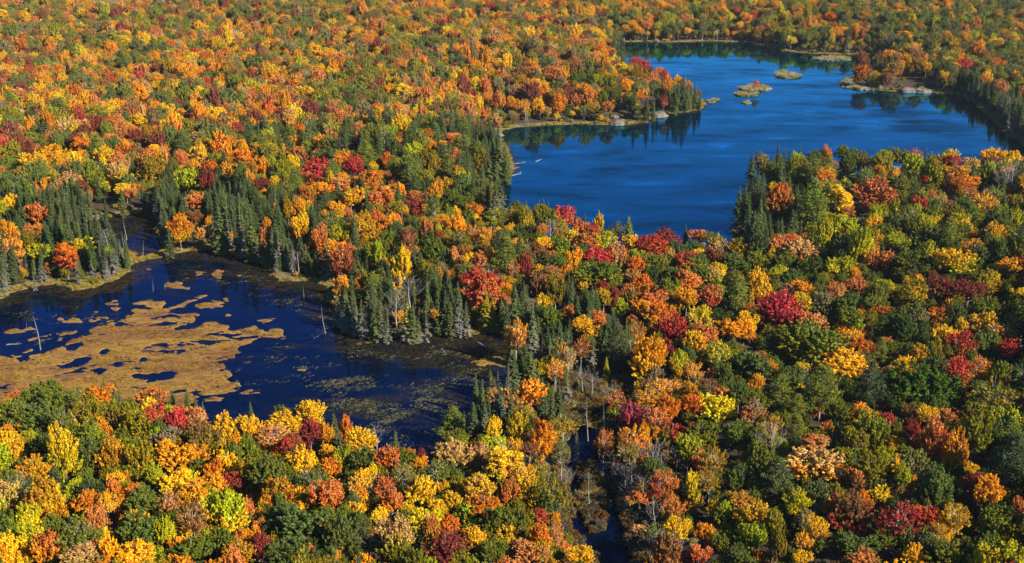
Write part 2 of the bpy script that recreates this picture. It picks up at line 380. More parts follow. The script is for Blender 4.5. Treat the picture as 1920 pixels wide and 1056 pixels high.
def limbs(seed, C, bole, r0, nl=9, birch=False, stems=1, twig=0):
    """trunk from z=-bole up into a unit crown, limbs reaching to the sprays"""
    g = np.random.default_rng(seed + 99); a = Acc()
    for s in range(stems):
        lean = g.normal(size=2) * (.05 if stems == 1 else .22)
        bx, by = (0, 0) if stems == 1 else g.normal(size=2) * .06
        z = np.linspace(-bole, .62, 7); t = (z + bole) / (bole + .62)
        P_ = np.stack([bx + lean[0] * t + .03 * np.sin(t * 5 + seed), by + lean[1] * t + .03 * np.cos(t * 4), z], -1)
        a.add(tube(P_, r0 * (1.12 - .85 * t) / (1 if stems == 1 else 1.25), 6))
    for c, d in C[:nl]:
        z0 = min(c[2] - .25 * abs(c[2]) - .25, .35); z0 = max(z0, -bole * .45)
        t0 = (z0 + bole) / (bole + .62); p0 = np.array([lean[0] * t0, lean[1] * t0, z0])
        pm = p0 * .5 + c * .5 + np.array([0, 0, -.06]); 
        a.add(tube([p0, pm, c * .98], [r0 * .42, r0 * .28, r0 * .1], 4))
        for _ in range(twig):
            e = c + g.normal(size=3) * .22 + np.array([0, 0, .1]); a.add(tube([pm, (pm + e) / 2 + g.normal(size=3) * .03, e], [r0 * .16, r0 * .1, r0 * .05], 3))
    return a.get()
def attrs_leaf(pn, ht, lv): return [('pn', 'FLOAT', 'FACE', pn), ('ht', 'FLOAT', 'FACE', ht), ('lv', 'FLOAT', 'FACE', lv)]
class Proto: pass
protos = {}; variants = {}
def reg(kind, key, V, Fc, pn, ht, lv, TV, TF, mleaf, mbark, names):
    p = Proto(); p.key = key; p.kind = kind
    p.crown = mesh_np(names[0], V, Fc, [mleaf], attrs=attrs_leaf(pn, ht, lv)) if V is not None else None
    p.trunk = mesh_np(names[1], TV, TF, [mbark], smooth=True)
    n = 0 if V is None else len(Fc); z = np.full(len(TF), .5)
    if V is None: V, Fc = np.zeros((0, 3)), np.zeros((0, 4), int); pn = ht = lv = np.zeros(0)
    p.whole = mesh_np(names[2], np.concatenate([V, TV]), np.concatenate([Fc, TF + len(V)]), [mleaf, mbark],
                      mi=[0] * n + [1] * len(TF), attrs=attrs_leaf(np.concatenate([pn, z]), np.concatenate([ht, z]), np.concatenate([lv, z])))
    protos[key] = p; variants.setdefault(key.rstrip('0123456789'), []).append(key)
spec = {  # shape code: crown settings, bole, trunk settings
 'r': dict(nc=190, cr=.12, per=46, up=.75, stretch=1.25, lsize=.036),
 'o': dict(nc=190, cr=.12, per=46, ovoid=.5, up=.9, stretch=1.5, low=-.9, lsize=.036),
 'f': dict(nc=190, cr=.105, per=46, up=.6, stretch=2.2, ovoid=.15, gap=.15, lsize=.036),
 'c': dict(nc=130, cr=.15, per=62, ovoid=.6, flat=.8, low=-.95, up=.9, stretch=1.2),
 'w': dict(nc=150, cr=.13, per=56, flat=.34, gap=.2, low=-.8, lsize=.038),
 'l': dict(nc=85, cr=.12, per=36, up=.6, stretch=1.3, gap=.5, low=-.7, fill=40, lsize=.036),
}
for code, s in spec.items():
    for v in range(5 if code in 'ro' else 3):
        sd_ = ord(code) * 10 + v
        V, Fc, pn, ht, lv, C = crown(sd_, **s)
        bole = {'c': 1.5, 'l': 2.3, 'o': 1.6}.get(code, 1.7)
        TV, TF = limbs(sd_, C, bole, .042 if code != 'l' else .03, 10 if code != 'l' else 26, stems=1 + (v == 2) + (v == 2 and code == 'l'), twig=2 if code == 'l' else 0)
        reg('broad', '%s%d' % (code, v), V, Fc, pn, ht, lv, TV, TF, M_leaf, M_birch if code == 'l' or (code == 'o' and v == 1) else M_bark, ('leafy_crown', 'tree_trunk', 'whole_tree'))
        protos['%s%d' % (code, v)].bole = bole
def spruce(seed, ragged=.25, tiers=26, bare=0.0, r=.155):
    """conifer, base at 0, top at 1"""
    g = np.random.default_rng(seed); pos = []; nr = []; pn = []; sz = []
    a = Acc()
    zt = np.linspace(0, 1, 6); a.add(tube(np.stack([.006 * np.sin(zt * 6 + seed), .006 * np.cos(zt * 5), zt], -1), .0135 * (1.05 - zt) + .001, 6))
    for i in range(tiers):
        t = i / (tiers - 1); z = .1 + .89 * t ** .92
        R_ = r * (1 - t) ** .78 * (1.0 if t > .16 else .62 + 2.4 * t) + .006
        nb = max(4, int(11 * (1 - t) + 4))
        for j in range(nb):
            th = 2 * math.pi * (j + g.uniform(-.35, .35)) / nb + i * 1.3; L = R_ * g.uniform(1 - ragged * 1.6, 1 + ragged)
            dx, dy = math.cos(th), math.sin(th); droop = -.45 + .55 * t
            if bare and t < bare and g.uniform() < .75 - t / bare * .5:
                e = np.array([dx * L * .8, dy * L * .8, z + L * droop * .7]); a.add(tube([[0, 0, z], e], [.0022, .0008], 3)); continue
            m_ = max(2, int(9 * L / r) + 1)
            for k in range(m_):
                s = (k + .7) / m_
                for w in (-1, 0, 1):
                    wv = w * L * .17 * (1.1 - s * .5)
                    pos.append([dx * L * s - dy * wv, dy * L * s + dx * wv, z + L * s * droop + .003 * abs(w) + g.normal() * .002])
                    nr.append([dx * .55 + g.normal() * .28, dy * .55 + g.normal() * .28, 1 + g.normal() * .25]); pn.append(g.uniform()); sz.append(.0095 * g.uniform(.8, 1.5) * (1 + (1 - t) * .5))
    pos = np.array(pos); nr = unit(np.array(nr)); pn = np.array(pn)
    V, Fc = quads_at(pos, nr, np.array(sz), .75, g)
    return V, Fc, pn, np.clip(pos[:, 2], 0, 1), g.uniform(0, 1, len(pos)), a.get()
for v in range(5):
    V, Fc, pn, ht, lv, (TV, TF) = spruce(400 + v, ragged=.18 + .07 * v, bare=.0 if v < 3 else .42, r=.13 + .02 * (v % 3))
    reg('spruce', 's%d' % v, V, Fc, pn, ht, lv, TV, TF, M_needle, M_bark if v < 3 else M_dead, ('needles', 'spruce_trunk', 'whole_spruce'))
for v in range(3):
    V, Fc, pn, ht, lv, (TV, TF) = spruce(450 + v, ragged=.5, tiers=17, bare=.75, r=.12)
    keep = np.random.default_rng(v).uniform(size=len(Fc)) < .55; Fc = Fc[keep]
    reg('spruce', 'g%d' % v, V, Fc, pn[keep], ht[keep], lv[keep], TV, TF, M_needle, M_dead, ('needles', 'spruce_trunk', 'whole_spruce'))
def pine(seed):
    g = np.random.default_rng(seed); pos = []; nr = []; pn = []; a = Acc()
    zt = np.linspace(0, 1, 7); lean = g.normal(size=2) * .03
    a.add(tube(np.stack([lean[0] * zt + .01 * np.sin(zt * 6), lean[1] * zt, zt * .97], -1), .017 * (1.08 - zt) + .001, 6))
    tiers = 12
    for i in range(tiers):
        t = i / (tiers - 1); z = .26 + .7 * t; R_ = .30 * (1 - t ** 1.5) ** .8 * g.uniform(.75, 1.1) + .035
        if t < .15: R_ *= .7
        nb = 6 if t < .8 else 4
        for j in range(nb):
            th = 2 * math.pi * (j + g.uniform(-.4, .4)) / nb + i * .9; L = R_ * g.uniform(.6, 1.15)
            d = np.array([math.cos(th), math.sin(th), 0]); z0 = np.array([lean[0] * z, lean[1] * z, z])
            e = z0 + d * L + np.array([0, 0, L * .22]); a.add(tube([z0, (z0 + e) / 2 - [0, 0, .008], e], [.006, .004, .0015], 3))
            for k in range(max(2, int(L / .055))):
                s = .35 + .68 * (k + g.uniform()) / max(2, int(L / .055)); c = z0 + (e - z0) * s + np.array([-d[1], d[0], 0]) * g.normal() * L * .16
                n = 22; v = g.normal(size=(n, 3)) * np.array([.032, .032, .0125]); v[:, 2] += .01
                pos.append(c + v); nr.append(unit(unit(v) * .5 + np.array([0, 0, .8]) + g.normal(size=(n, 3)) * .5)); pn.append(np.full(n, g.uniform()))
    pos = np.concatenate(pos); nr = np.concatenate(nr); pn = np.concatenate(pn)
    V, Fc = quads_at(pos, nr, .0135 * g.uniform(.6, 1.3, len(pos)), .55, g)
    return V, Fc, pn, np.clip(pos[:, 2], 0, 1), g.uniform(0, 1, len(pos)), a.get()
for v in range(4):
    V, Fc, pn, ht, lv, (TV, TF) = pine(500 + v)
    reg('pine', 'p%d' % v, V, Fc, pn, ht, lv, TV, TF, M_needle, M_bark, ('needles', 'pine_trunk', 'whole_pine'))
def bare(seed, nb=16, spread=.28, lo=.35):
    """leafless tree, height 1"""
    g = np.random.default_rng(seed); a = Acc()
    zt = np.linspace(0, .95, 7); cx = .03 * np.sin(zt * 4 + seed); a.add(tube(np.stack([cx, cx * .6, zt], -1), .016 * (1.05 - zt) + .0015, 5))
    def br(p, d, L, r, k):
        q = p + d * L * .5 + g.normal(size=3) * L * .06; e = q + unit(d + np.array([0, 0, .25])) * L * .5
        a.add(tube([p, q, e], [r, r * .7, r * .35], 3))
        if k:
            for s in (.35, .6, .85, 1.0):
                b = p + (e - p) * s; br(b, unit(d + g.normal(size=3) * .45 + np.array([0, 0, .2])), L * .5 * g.uniform(.7, 1.2), max(r * .5, .0012), k - 1)
    for i in range(nb):
        z = lo + (.92 - lo) * i / nb; th = i * 2.4 + g.uniform(-.5, .5); L = spread * (1.15 - z) / (1.15 - lo) * g.uniform(.7, 1.2) + .05
        br(np.array([.03 * math.sin(z * 4 + seed), .018 * math.sin(z * 4 + seed), z]), unit(np.array([math.cos(th), math.sin(th), .9])), L, .0055 * (1.1 - z), 2)
    return a.get()
def snag(seed, nb=10):
    g = np.random.default_rng(seed); a = Acc()
    zt = np.linspace(0, 1, 7); a.add(tube(np.stack([.012 * np.sin(zt * 5 + seed), .01 * np.cos(zt * 4) - .01, zt], -1), .016 * (1.04 - zt) + .002, 6))
    for i in range(nb):
        z = g.uniform(.12, .95); th = g.uniform(0, 6.28); L = .13 * (1.1 - z) * g.uniform(.4, 1.3) + .015
        e = np.array([math.cos(th) * L, math.sin(th) * L, z + L * g.uniform(-.5, .5)]); a.add(tube([[0, 0, z], e * [.5, .5, 1] + [0, 0, (z - e[2]) * .4], e], [.004, .0028, .001], 3))
    return a.get()
for v in range(3):
    TV, TF = bare(600 + v, spread=.24 + .05 * v); reg('bare', 'b%d' % v, None, None, None, None, None, TV, TF, M_leaf, M_twig, ('', 'bare_tree_wood', 'whole_bare'))
    TV, TF = snag(620 + v, 6 + 5 * v); reg('dead', 'd%d' % v, None, None, None, None, None, TV, TF, M_leaf, M_dead, ('', 'dead_tree_wood', 'whole_dead'))
def bush(seed):
    V, Fc, pn, ht, lv, C = crown(seed, nc=26, cr=.3, per=46, lsize=.085, fill=60)
    a = Acc(); g = np.random.default_rng(seed)
    for k in range(6): a.add(tube([[0, 0, -.9], g.normal(size=3) * .2 + [0, 0, -.3], C[k][0]], [.04, .03, .01], 3))
    return V, Fc, pn, ht, lv, a.get()
for v in range(2):
    V, Fc, pn, ht, lv, (TV, TF) = bush(700 + v); reg('bush', 'u%d' % v, V, Fc, pn, ht, lv, TV, TF, M_leaf, M_bark, ('leafy_bush', 'bush_stems', 'whole_bush'))
def tuft(seed):
    g = np.random.default_rng(seed); n = 70
    r = g.uniform(0, .55, n) ** .7; th = g.uniform(0, 6.283, n); b = np.stack([r * np.cos(th), r * np.sin(th), np.zeros(n)], -1)
    h = g.uniform(.45, 1.1, n); lean = g.normal(size=(n, 2)) * .22 + b[:, :2] * .5; t = b + np.stack([lean[:, 0], lean[:, 1], h], -1); w = unit(np.stack([-np.sin(th * 3), np.cos(th * 3), np.zeros(n)], -1)) * .06
    V = np.stack([b - w, b + w, t + w * .3, t - w * .3], 1).reshape(-1, 3)
    return V, np.arange(4 * n).reshape(n, 4), np.full(n, .5), h / 1.1, g.uniform(0, 1, n)
for v in range(3):
    V, Fc, pn, ht, lv = tuft(720 + v)
    protos['t%d' % v] = pp = Proto(); pp.kind = 'tuft'; pp.whole = mesh_np('grass_tuft', V, Fc, [M_sedge], attrs=attrs_leaf(pn, ht, lv)); variants.setdefault('t', []).append('t%d' % v)

for v in range(2):
    g = np.random.default_rng(760 + v); n = 9; c = np.stack([g.normal(size=n) * .8, g.normal(size=n) * .35, g.uniform(.01, .03, n)], -1)
    V, Fc = quads_at(c, unit(g.normal(size=(n, 3)) * .04 + np.array([0, 0, 1])), g.uniform(.06, .2, n), .8, g); V[:, 2] = np.repeat(c[:, 2], 4)
    protos['y%d' % v] = pp = Proto(); pp.kind = 'pad'; pp.whole = mesh_np('floating_leaves', V, Fc, [M_sedge], attrs=attrs_leaf(np.full(n, .5), np.full(n, 1.), g.uniform(0, 1, n))); variants.setdefault('y', []).append('y%d' % v)

# ------------------------------------------------------------------ colours of leaves
PAL = {'y': (.76, .50, .010), 'Y': (.84, .68, .012), 'g': (.78, .43, .010), 'o': (.76, .30, .008), 'O': (.64, .17, .010), 'p': (.60, .20, .055),
       'r': (.44, .055, .035), 'R': (.56, .045, .045), 'M': (.38, .06, .085), 'm': (.22, .04, .03), 'b': (.24, .115, .035), 'a': (.46, .23, .015),
       't': (.26, .20, .09), 'k': (.58, .34, .11), 'l': (.38, .38, .010), 'e': (.25, .20, .010), 'v': (.150, .165, .016), 'G': (.105, .135, .028),
       'd': (.055, .080, .016), 's': (.054, .070, .022), 'S': (.086, .100, .026), 'q': (.17, .155, .125), 'D': (.075, .115, .010)}
def tint(code, j=.12):
    c = PAL[code]; f = 1 + rnd.uniform(-j, j)
    return tuple(max(0, v * f * (1 + rnd.uniform(-j, j) * .6)) for v in c)
# ------------------------------------------------------------------ broadleaf trees read off the photograph: x y w h (of the crown) shape colours
TREES = '''
31 845 34 55 o g|78 837 52 52 r G/v|90 722 50 46 r v|60 745 60 56 r v|100 760 70 60 r v/G|35 775 60 50 r v/t|70 790 70 60 r G/v|117 795 40 66 l v|120 860 52 95 f y/l|63 885 58 50 r o/l|40 880 30 40 o v
12 935 62 70 r k/l|82 945 76 90 r a/g|55 972 50 56 o l/y|14 990 45 60 r d/l|60 1010 50 55 r l/g|88 1030 44 70 f p/o|150 1012 80 60 r v/t|150 1048 72 40 f k/v|180 985 50 75 o p|207 1035 36 60 c g/o|162 855 55 78 o G/v|168 918 50 40 r d
210 860 54 75 f a/o|213 912 28 40 o p/o|258 800 62 70 o e|262 862 58 82 o e/y|322 855 72 60 r o/g|330 902 62 50 r g/y|290 890 36 45 o l|375 835 62 62 r b/e|425 870 38 45 o g|437 850 36 50 o v|462 838 36 48 o v/l|400 880 40 42 r O/o|435 902 48 30 r r/m|465 890 28 50 o y/l
398 907 50 42 r o|365 925 50 50 r o/g|268 938 68 50 r v/G|262 995 72 68 r G/v|247 920 40 30 r O/p|198 945 40 45 o g/k|162 940 45 45 r O/o|225 955 25 56 c o|308 1000 40 65 o l/y|315 942 45 50 l p/v|358 975 62 78 l b/a|360 1032 70 50 r v/d|420 965 72 98 f l/g|462 955 32 50 l p/o|475 1010 36 45 r o/O|255 1040 70 38 r g|450 1036 58 50 f a/O|492 1025 40 56 r m/r
27 732 26 22 r p|17 755 40 32 r l/v|20 787 60 60 r v|182 735 52 46 r O/l|168 785 62 62 f e/k|218 780 45 60 o e/b|246 775 38 55 f e/v|290 785 55 50 r r/p|334 792 38 56 o R/r|364 776 52 42 r p/k|277 732 52 30 r p/b|277 757 32 30 o y/l|317 760 36 26 r l|312 820 55 40 r t/m|373 813 50 50 r b/e
424 806 52 60 r g|468 800 46 50 r g/o|518 815 60 46 l p/k|530 783 60 38 r g|528 770 50 25 r v|582 812 46 46 o r/m|580 766 48 52 f g/y|612 815 30 50 o o/a|567 868 60 66 o g/y|546 832 40 36 r r/b|590 900 52 46 l v|523 922 50 64 r a/O|620 930 62 60 r p/O|610 968 40 40 r e/l|562 985 104 76 r G/d|548 1035 76 48 r G/d|640 1012 70 88 o G/v
648 798 28 56 c O/p|676 832 54 56 f g|645 862 34 55 f l|677 860 46 45 r G/v|762 838 36 25 r O/r|724 860 46 50 r p/O|760 858 32 38 r v|760 896 50 60 l e/t|786 870 28 30 r o|790 856 25 30 r m|850 858 70 60 f k/v|855 820 46 36 f v/l|895 862 40 62 f k/p|925 805 32 46 c g/y|928 834 46 40 r l/y
672 905 40 44 r g/k|693 890 30 40 o y|735 938 46 50 o p/o|790 920 50 56 r g/y|820 886 56 50 l v|903 914 60 52 r g/k|910 952 56 42 r O/p|852 940 34 36 r g|687 955 20 60 c g|711 966 32 30 r y/g|797 980 60 54 f y/l|740 1012 62 88 f k/l|810 992 32 48 o p/a|843 985 40 40 o O/p|835 1032 82 58 f m/b|890 1010 40 45 r g/o|935 985 62 85 r v/b|920 1036 55 48 r v|955 925 34 55 o p/O
973 800 42 80 o e/y|1018 826 42 70 c O/o|993 846 36 40 l m/b|1055 800 46 46 l e/g|1053 852 34 56 l v/t|985 896 40 44 l g|1007 968 42 32 r r/p|1012 1010 44 55 o O/o|1040 1000 30 50 l p/k|988 1036 68 48 r p/k|1088 1042 44 40 f g/o|973 985 38 66 o v/e|1133 830 30 62 l p/b|1187 785 46 58 f M/r|1232 790 45 56 l p/m|1232 815 26 26 r o|1262 812 48 36 r r/p|1180 850 45 52 l b/l|1237 912 46 70 l p/r|1200 932 36 28 r p
1297 915 32 60 o y/l|1290 838 48 50 o l/v|1342 770 68 62 f Y/l|1335 862 50 58 l a/e|1330 906 40 56 l a/e|1385 820 55 58 r v/G|1425 860 60 68 o v/G|1380 895 40 52 r G/v|1355 962 36 40 r l/v|1385 938 50 28 r a/p|1415 968 60 64 r a/g|1408 1008 52 56 r l/v|1323 1000 40 45 r o/O|1352 1020 38 42 r v/e|1310 1040 42 40 r p/r|1382 1042 38 40 r G|1270 995 48 52 f g/y|1232 1005 40 46 l v|1265 955 26 24 r r/b|1290 955 26 24 r p/O|1428 1048 26 26 r o
1530 872 92 60 f k/o|1580 855 34 40 r e/v|1632 880 52 52 r e|1710 862 56 50 r v/t|1692 890 32 44 o l|1678 832 36 28 r g/o|1748 832 54 94 f p/r|1790 855 46 86 o o/p|1710 808 30 40 o m/r|1827 815 68 100 o e/v|1830 908 52 44 r m/r|1858 922 56 64 r o/g|1605 898 38 36 r p/b|1532 925 46 54 r G/t|1655 930 46 34 r y/g|1712 912 24 38 c o|1592 965 76 84 f b/r|1612 940 40 38 r O/b|1682 980 76 74 l r/m|1738 965 54 36 r r/O|1788 970 54 60 l a/g|1760 996 34 36 l a|1872 985 72 72 r v/e|1780 1036 72 48 r v/e|1598 1022 74 44 r G/v|1532 998 38 50 f g/k|1507 1018 32 38 f g/k|1500 1045 36 28 r g|1462 1048 26 28 r O|1450 985 36 60 o e/g|1620 1048 55 30 f p/v|1710 1040 36 40 r g|1912 955 30 40 r p/b|1495 945 50 48 r l/y|1510 975 40 38 r t/e|1655 1005 40 30 r v
1462 588 84 74 f R/m|1525 648 112 88 f v/e|1518 602 54 28 r p/k|1595 598 50 45 r v/l|1590 570 50 42 r G/v|1635 572 36 36 r v|1705 555 52 46 r e/g|1502 568 36 40 r y/g|1500 540 48 28 r o|1543 570 44 48 f t/v|1645 580 38 26 r O/r|1690 615 60 50 r d|1712 592 50 45 r v/t|1755 590 36 28 r O/o|1795 590 40 48 r G|1845 580 50 45 r v|1803 610 28 28 r g/k|1848 605 50 42 r g/k|1768 632 44 44 r y/g|1805 650 54 58 f r/p|1848 645 52 54 r G/v|1880 625 50 36 l o/p|1892 655 36 34 f r|1795 700 56 54 f r/p|1840 690 42 52 l p/o|1862 745 80 76 l v/a|1740 735 124 72 r D|1587 690 98 64 f g/o|1614 650 46 30 r O/m|1600 628 30 30 l g|1692 690 40 44 f g|1668 705 36 34 f k/p|1502 688 24 20 r y|1447 685 22 20 r o|1622 780 46 36 r a/g|1660 785 38 26 r r|1708 775 32 36 f b|1738 780 38 40 f g/p|1758 765 36 30 r v|1780 782 40 34 r p/b|1832 778 66 50 r v/r|1568 770 40 40 r v
1008 540 40 58 o b|1042 545 36 60 o e/b|1020 566 32 28 r g|1030 592 44 40 r v|1065 588 24 30 o p/O|1092 608 32 32 r g/o|1113 622 26 26 r g|1123 598 30 30 r p|1090 655 32 54 l O/b|1065 672 34 48 l t/k|1042 692 34 48 l o/p|1012 692 26 36 r e/y|992 736 62 52 r o/p|1195 620 30 40 l a/p|1178 555 28 46 o p/k|1152 560 20 48 c m/r|1165 575 28 36 o l/v|1132 558 28 36 o g/e|1208 535 42 42 r O/a|1218 562 52 36 r p/O|1210 582 44 44 r o/k|1240 588 44 44 r O/p|1262 620 56 64 r r/m|1312 598 42 50 f y/k|1302 640 40 46 r g/o|1248 658 36 30 r m|1272 682 36 50 r l/o|1300 702 34 48 l o/k|1216 672 60 82 f o/g|1240 727 56 40 l o/k|1208 746 40 40 l a/o|1370 618 62 34 r o/a|1405 614 28 30 r g|1425 548 40 62 r g/o|1329 556 48 42 r p/r|1288 560 38 46 r o/e|1255 540 36 40 r v/l|1350 592 40 30 r d/v|1348 665 48 48 l l/y|1410 685 74 62 r G|1358 705 34 48 o v/G|1418 718 30 36 r o|1330 722 40 34 l b|1296 762 42 44 f O/r|1355 740 36 22 r p/o|1410 772 46 44 r t/p|1155 750 36 34 l p/b
968 388 30 40 o v/a|965 412 34 48 o v/o|987 415 28 54 o e/g|1018 400 48 50 r e/v|1052 400 44 44 r R/p|1048 425 34 38 r e/a|1090 422 36 38 r p|1108 426 26 30 r r/p|1122 415 20 48 c g/e|1158 425 26 42 l v/k|1100 452 46 32 r p/O|1130 452 44 38 r l/y|1068 445 34 30 r y/k|1020 458 32 30 r g/o|1050 465 40 44 r v/l|1015 476 40 28 r b/p|1092 475 30 36 r G|1122 482 50 30 r R|1158 478 40 44 l p/a|1076 490 34 50 o o/g|1042 494 46 34 r G/v|1122 517 78 54 f v/e|1028 522 56 44 w b/p|985 500 26 58 o r/m|999 508 14 22 c o|1184 460 34 40 r g/k|1243 440 56 34 r m/r|1225 462 56 34 r r/O|1203 460 28 34 r r/m|1270 462 42 28 r G/v|1312 435 34 26 r p/o|1340 445 40 38 r v/k|1306 458 40 30 r G/v|1385 462 46 40 r e/a|1420 462 40 52 r G|1285 488 46 34 r r/p|1258 484 26 34 o k/l|1310 475 24 20 r y|1328 478 20 30 o r|1345 480 28 32 r b/p|1305 494 38 36 r G/l|1349 508 28 28 r y|1335 517 36 30 r k/l|1380 495 58 44 r G/v|1425 492 48 44 r e/v|1225 494 58 40 r v/e|1195 498 34 36 r O/p|1265 515 50 34 r G/v|1318 515 34 32 r v|1290 530 56 28 r p/O
1432 305 34 48 o t/v|1447 325 34 44 o v/e|1460 378 52 62 r O/b|1450 350 20 16 r y|1500 325 44 56 o e/v|1495 292 24 28 o l|1570 375 50 58 w y/g|1640 368 76 60 r p/m|1674 395 34 44 r e/y|1585 280 36 30 r v|1612 305 50 36 r v/b|1588 310 34 42 o G/v|1650 322 22 22 r o/e|1660 285 28 24 r l/v|1690 288 50 30 r v/e|1716 282 24 28 l M/p|1712 312 44 48 r l/e|1745 325 40 66 o e/l|1735 338 20 20 r r|1685 350 50 44 r v|1775 292 44 38 r y/e|1785 303 36 26 r r/p|1792 325 50 34 r o/e|1778 345 30 40 o p/b|1797 350 28 38 o O/a|1815 342 34 30 r o/p|1822 367 34 38 l p/a|1846 382 44 48 l g/a|1852 328 36 52 r l/e|1858 285 44 26 r g/y|1897 290 40 30 r g/p|1853 302 34 22 r b/r|1895 357 22 26 r o|1755 420 22 28 o y|1736 447 62 48 r G/v|1820 463 46 32 l o/O|1785 495 72 54 f g/l|1648 492 48 52 f p/m|1702 490 62 34 r v/d|1604 513 20 24 o o|1607 537 44 38 f p/b|1578 505 52 48 f l/y|1455 455 42 26 r p/k|1485 450 30 26 r p/O|1505 472 62 44 f k/p|1460 510 36 20 r l/y|1468 488 44 34 r v|1480 522 44 36 r G|1530 500 42 38 r d/v|1765 540 60 42 f m/b|1815 547 60 46 f m/b|1888 500 48 34 r o/g|1850 528 56 44 r e/g|1838 480 40 44 r G/v|1870 470 40 48 r G|1912 500 24 40 r r/b|1540 460 40 32 r v/l|1680 455 44 34 r l/v
493 318 38 48 r o/O|490 344 28 22 r m|528 315 32 58 o e/l|548 305 24 30 r y/g|590 318 56 40 r r/R|560 290 34 34 r p/b|662 312 32 42 f r/R|725 300 22 26 r O|802 305 42 50 o e/a|808 272 22 24 r o|903 305 34 52 o e/b|605 355 44 22 r o/O|658 372 42 38 r g/o|715 376 52 46 r p/O|577 366 32 34 r a/O|560 388 28 34 o o|561 428 42 58 o g/o|540 393 20 38 o a|596 451 38 58 o p/O|503 418 20 20 r o|497 446 20 48 c p/b|622 414 44 44 l v/e|637 440 36 38 r l/y|705 410 32 38 o p/O|695 440 34 34 r a/g|780 372 36 30 r p/r|775 392 38 36 r m/r|823 366 14 30 c g/k|845 374 36 38 r v/d|897 375 22 28 r g|875 380 34 34 r v|927 408 44 42 l v/l|829 418 26 34 l o|860 424 34 38 r o|888 440 28 38 l p/o|910 444 26 42 l o/g|815 388 28 48 l v|864 450 34 38 l e/v|823 440 16 16 r r|815 478 50 56 r v/d|852 485 26 48 w p/k|880 487 28 28 r y/g|902 492 40 40 r p/k|919 492 34 50 o o/k|898 545 66 98 w r/p|755 508 38 84 c g/y|708 480 34 58 c l/e|730 455 44 48 r v/e|765 448 26 48 l m/p|640 490 50 58 o p/m|640 540 36 46 o o/k|655 472 26 30 r p|678 527 24 46 c e/b|752 565 18 30 l o|788 566 15 20 l o|815 585 20 32 l o|962 505 22 42 l p/b|968 620 42 60 l o/p
21 382 36 34 r g|66 403 42 44 r p/O|58 434 42 26 r p|53 452 32 32 r e|124 483 42 58 w O/r|150 462 40 32 r y/e|102 467 16 20 r p|350 338 50 48 r l|340 301 28 34 o p|388 338 30 46 o m/r|187 318 28 34 l G|375 290 36 36 r g/k|393 312 30 24 r O|427 322 34 36 r o/k|280 320 50 52 r e/a|100 295 60 34 r o/g|367 377 42 32 r p/O|360 408 42 24 r b/m|338 433 46 54 r O/y|380 433 28 30 r k/o|391 416 16 22 r o
960 198 26 34 r o/O|1012 200 24 30 r g/o|1046 196 26 40 o O/o|1103 182 32 42 r o/p|1058 110 22 20 r O/R|1165 132 26 28 r y|1205 118 30 18 r r|1236 130 20 20 r p|1269 153 18 24 o g|1251 160 18 36 o o/p|1612 140 28 34 r O/b|1556 35 26 24 r O|1558 72 14 34 c g/t|1578 72 10 24 c o|1605 65 14 32 c o|1483 76 20 16 r y/k|1419 152 13 19 l r/p|1130 185 24 28 r v|1085 155 26 24 r v/G|1145 150 24 24 r v/l
1195 140 30 28 r v/o|1175 165 30 30 o o/g|1222 150 24 32 o p/k|1200 182 22 24 r o/p|1150 180 28 28 r v|1245 190 18 24 o m/p|1140 203 26 24 r p/b|1078 192 22 30 o p/b|985 200 20 28 l o|1245 140 20 24 r r/p|1215 130 26 24 r m/p|1125 150 30 26 r l/v|1105 140 26 22 r v/G|1190 112 24 20 r r/p|1178 190 24 26 o v|930 225 26 26 o k/p|905 215 26 26 r p/o
206 151 26 18 r r/p|388 154 16 18 r R|275 186 20 14 r R/m|123 217 22 20 r m|258 258 40 28 r m/b|350 222 24 20 r m|55 218 24 20 r G|292 162 22 20 r y|262 228 34 28 r g/y'''
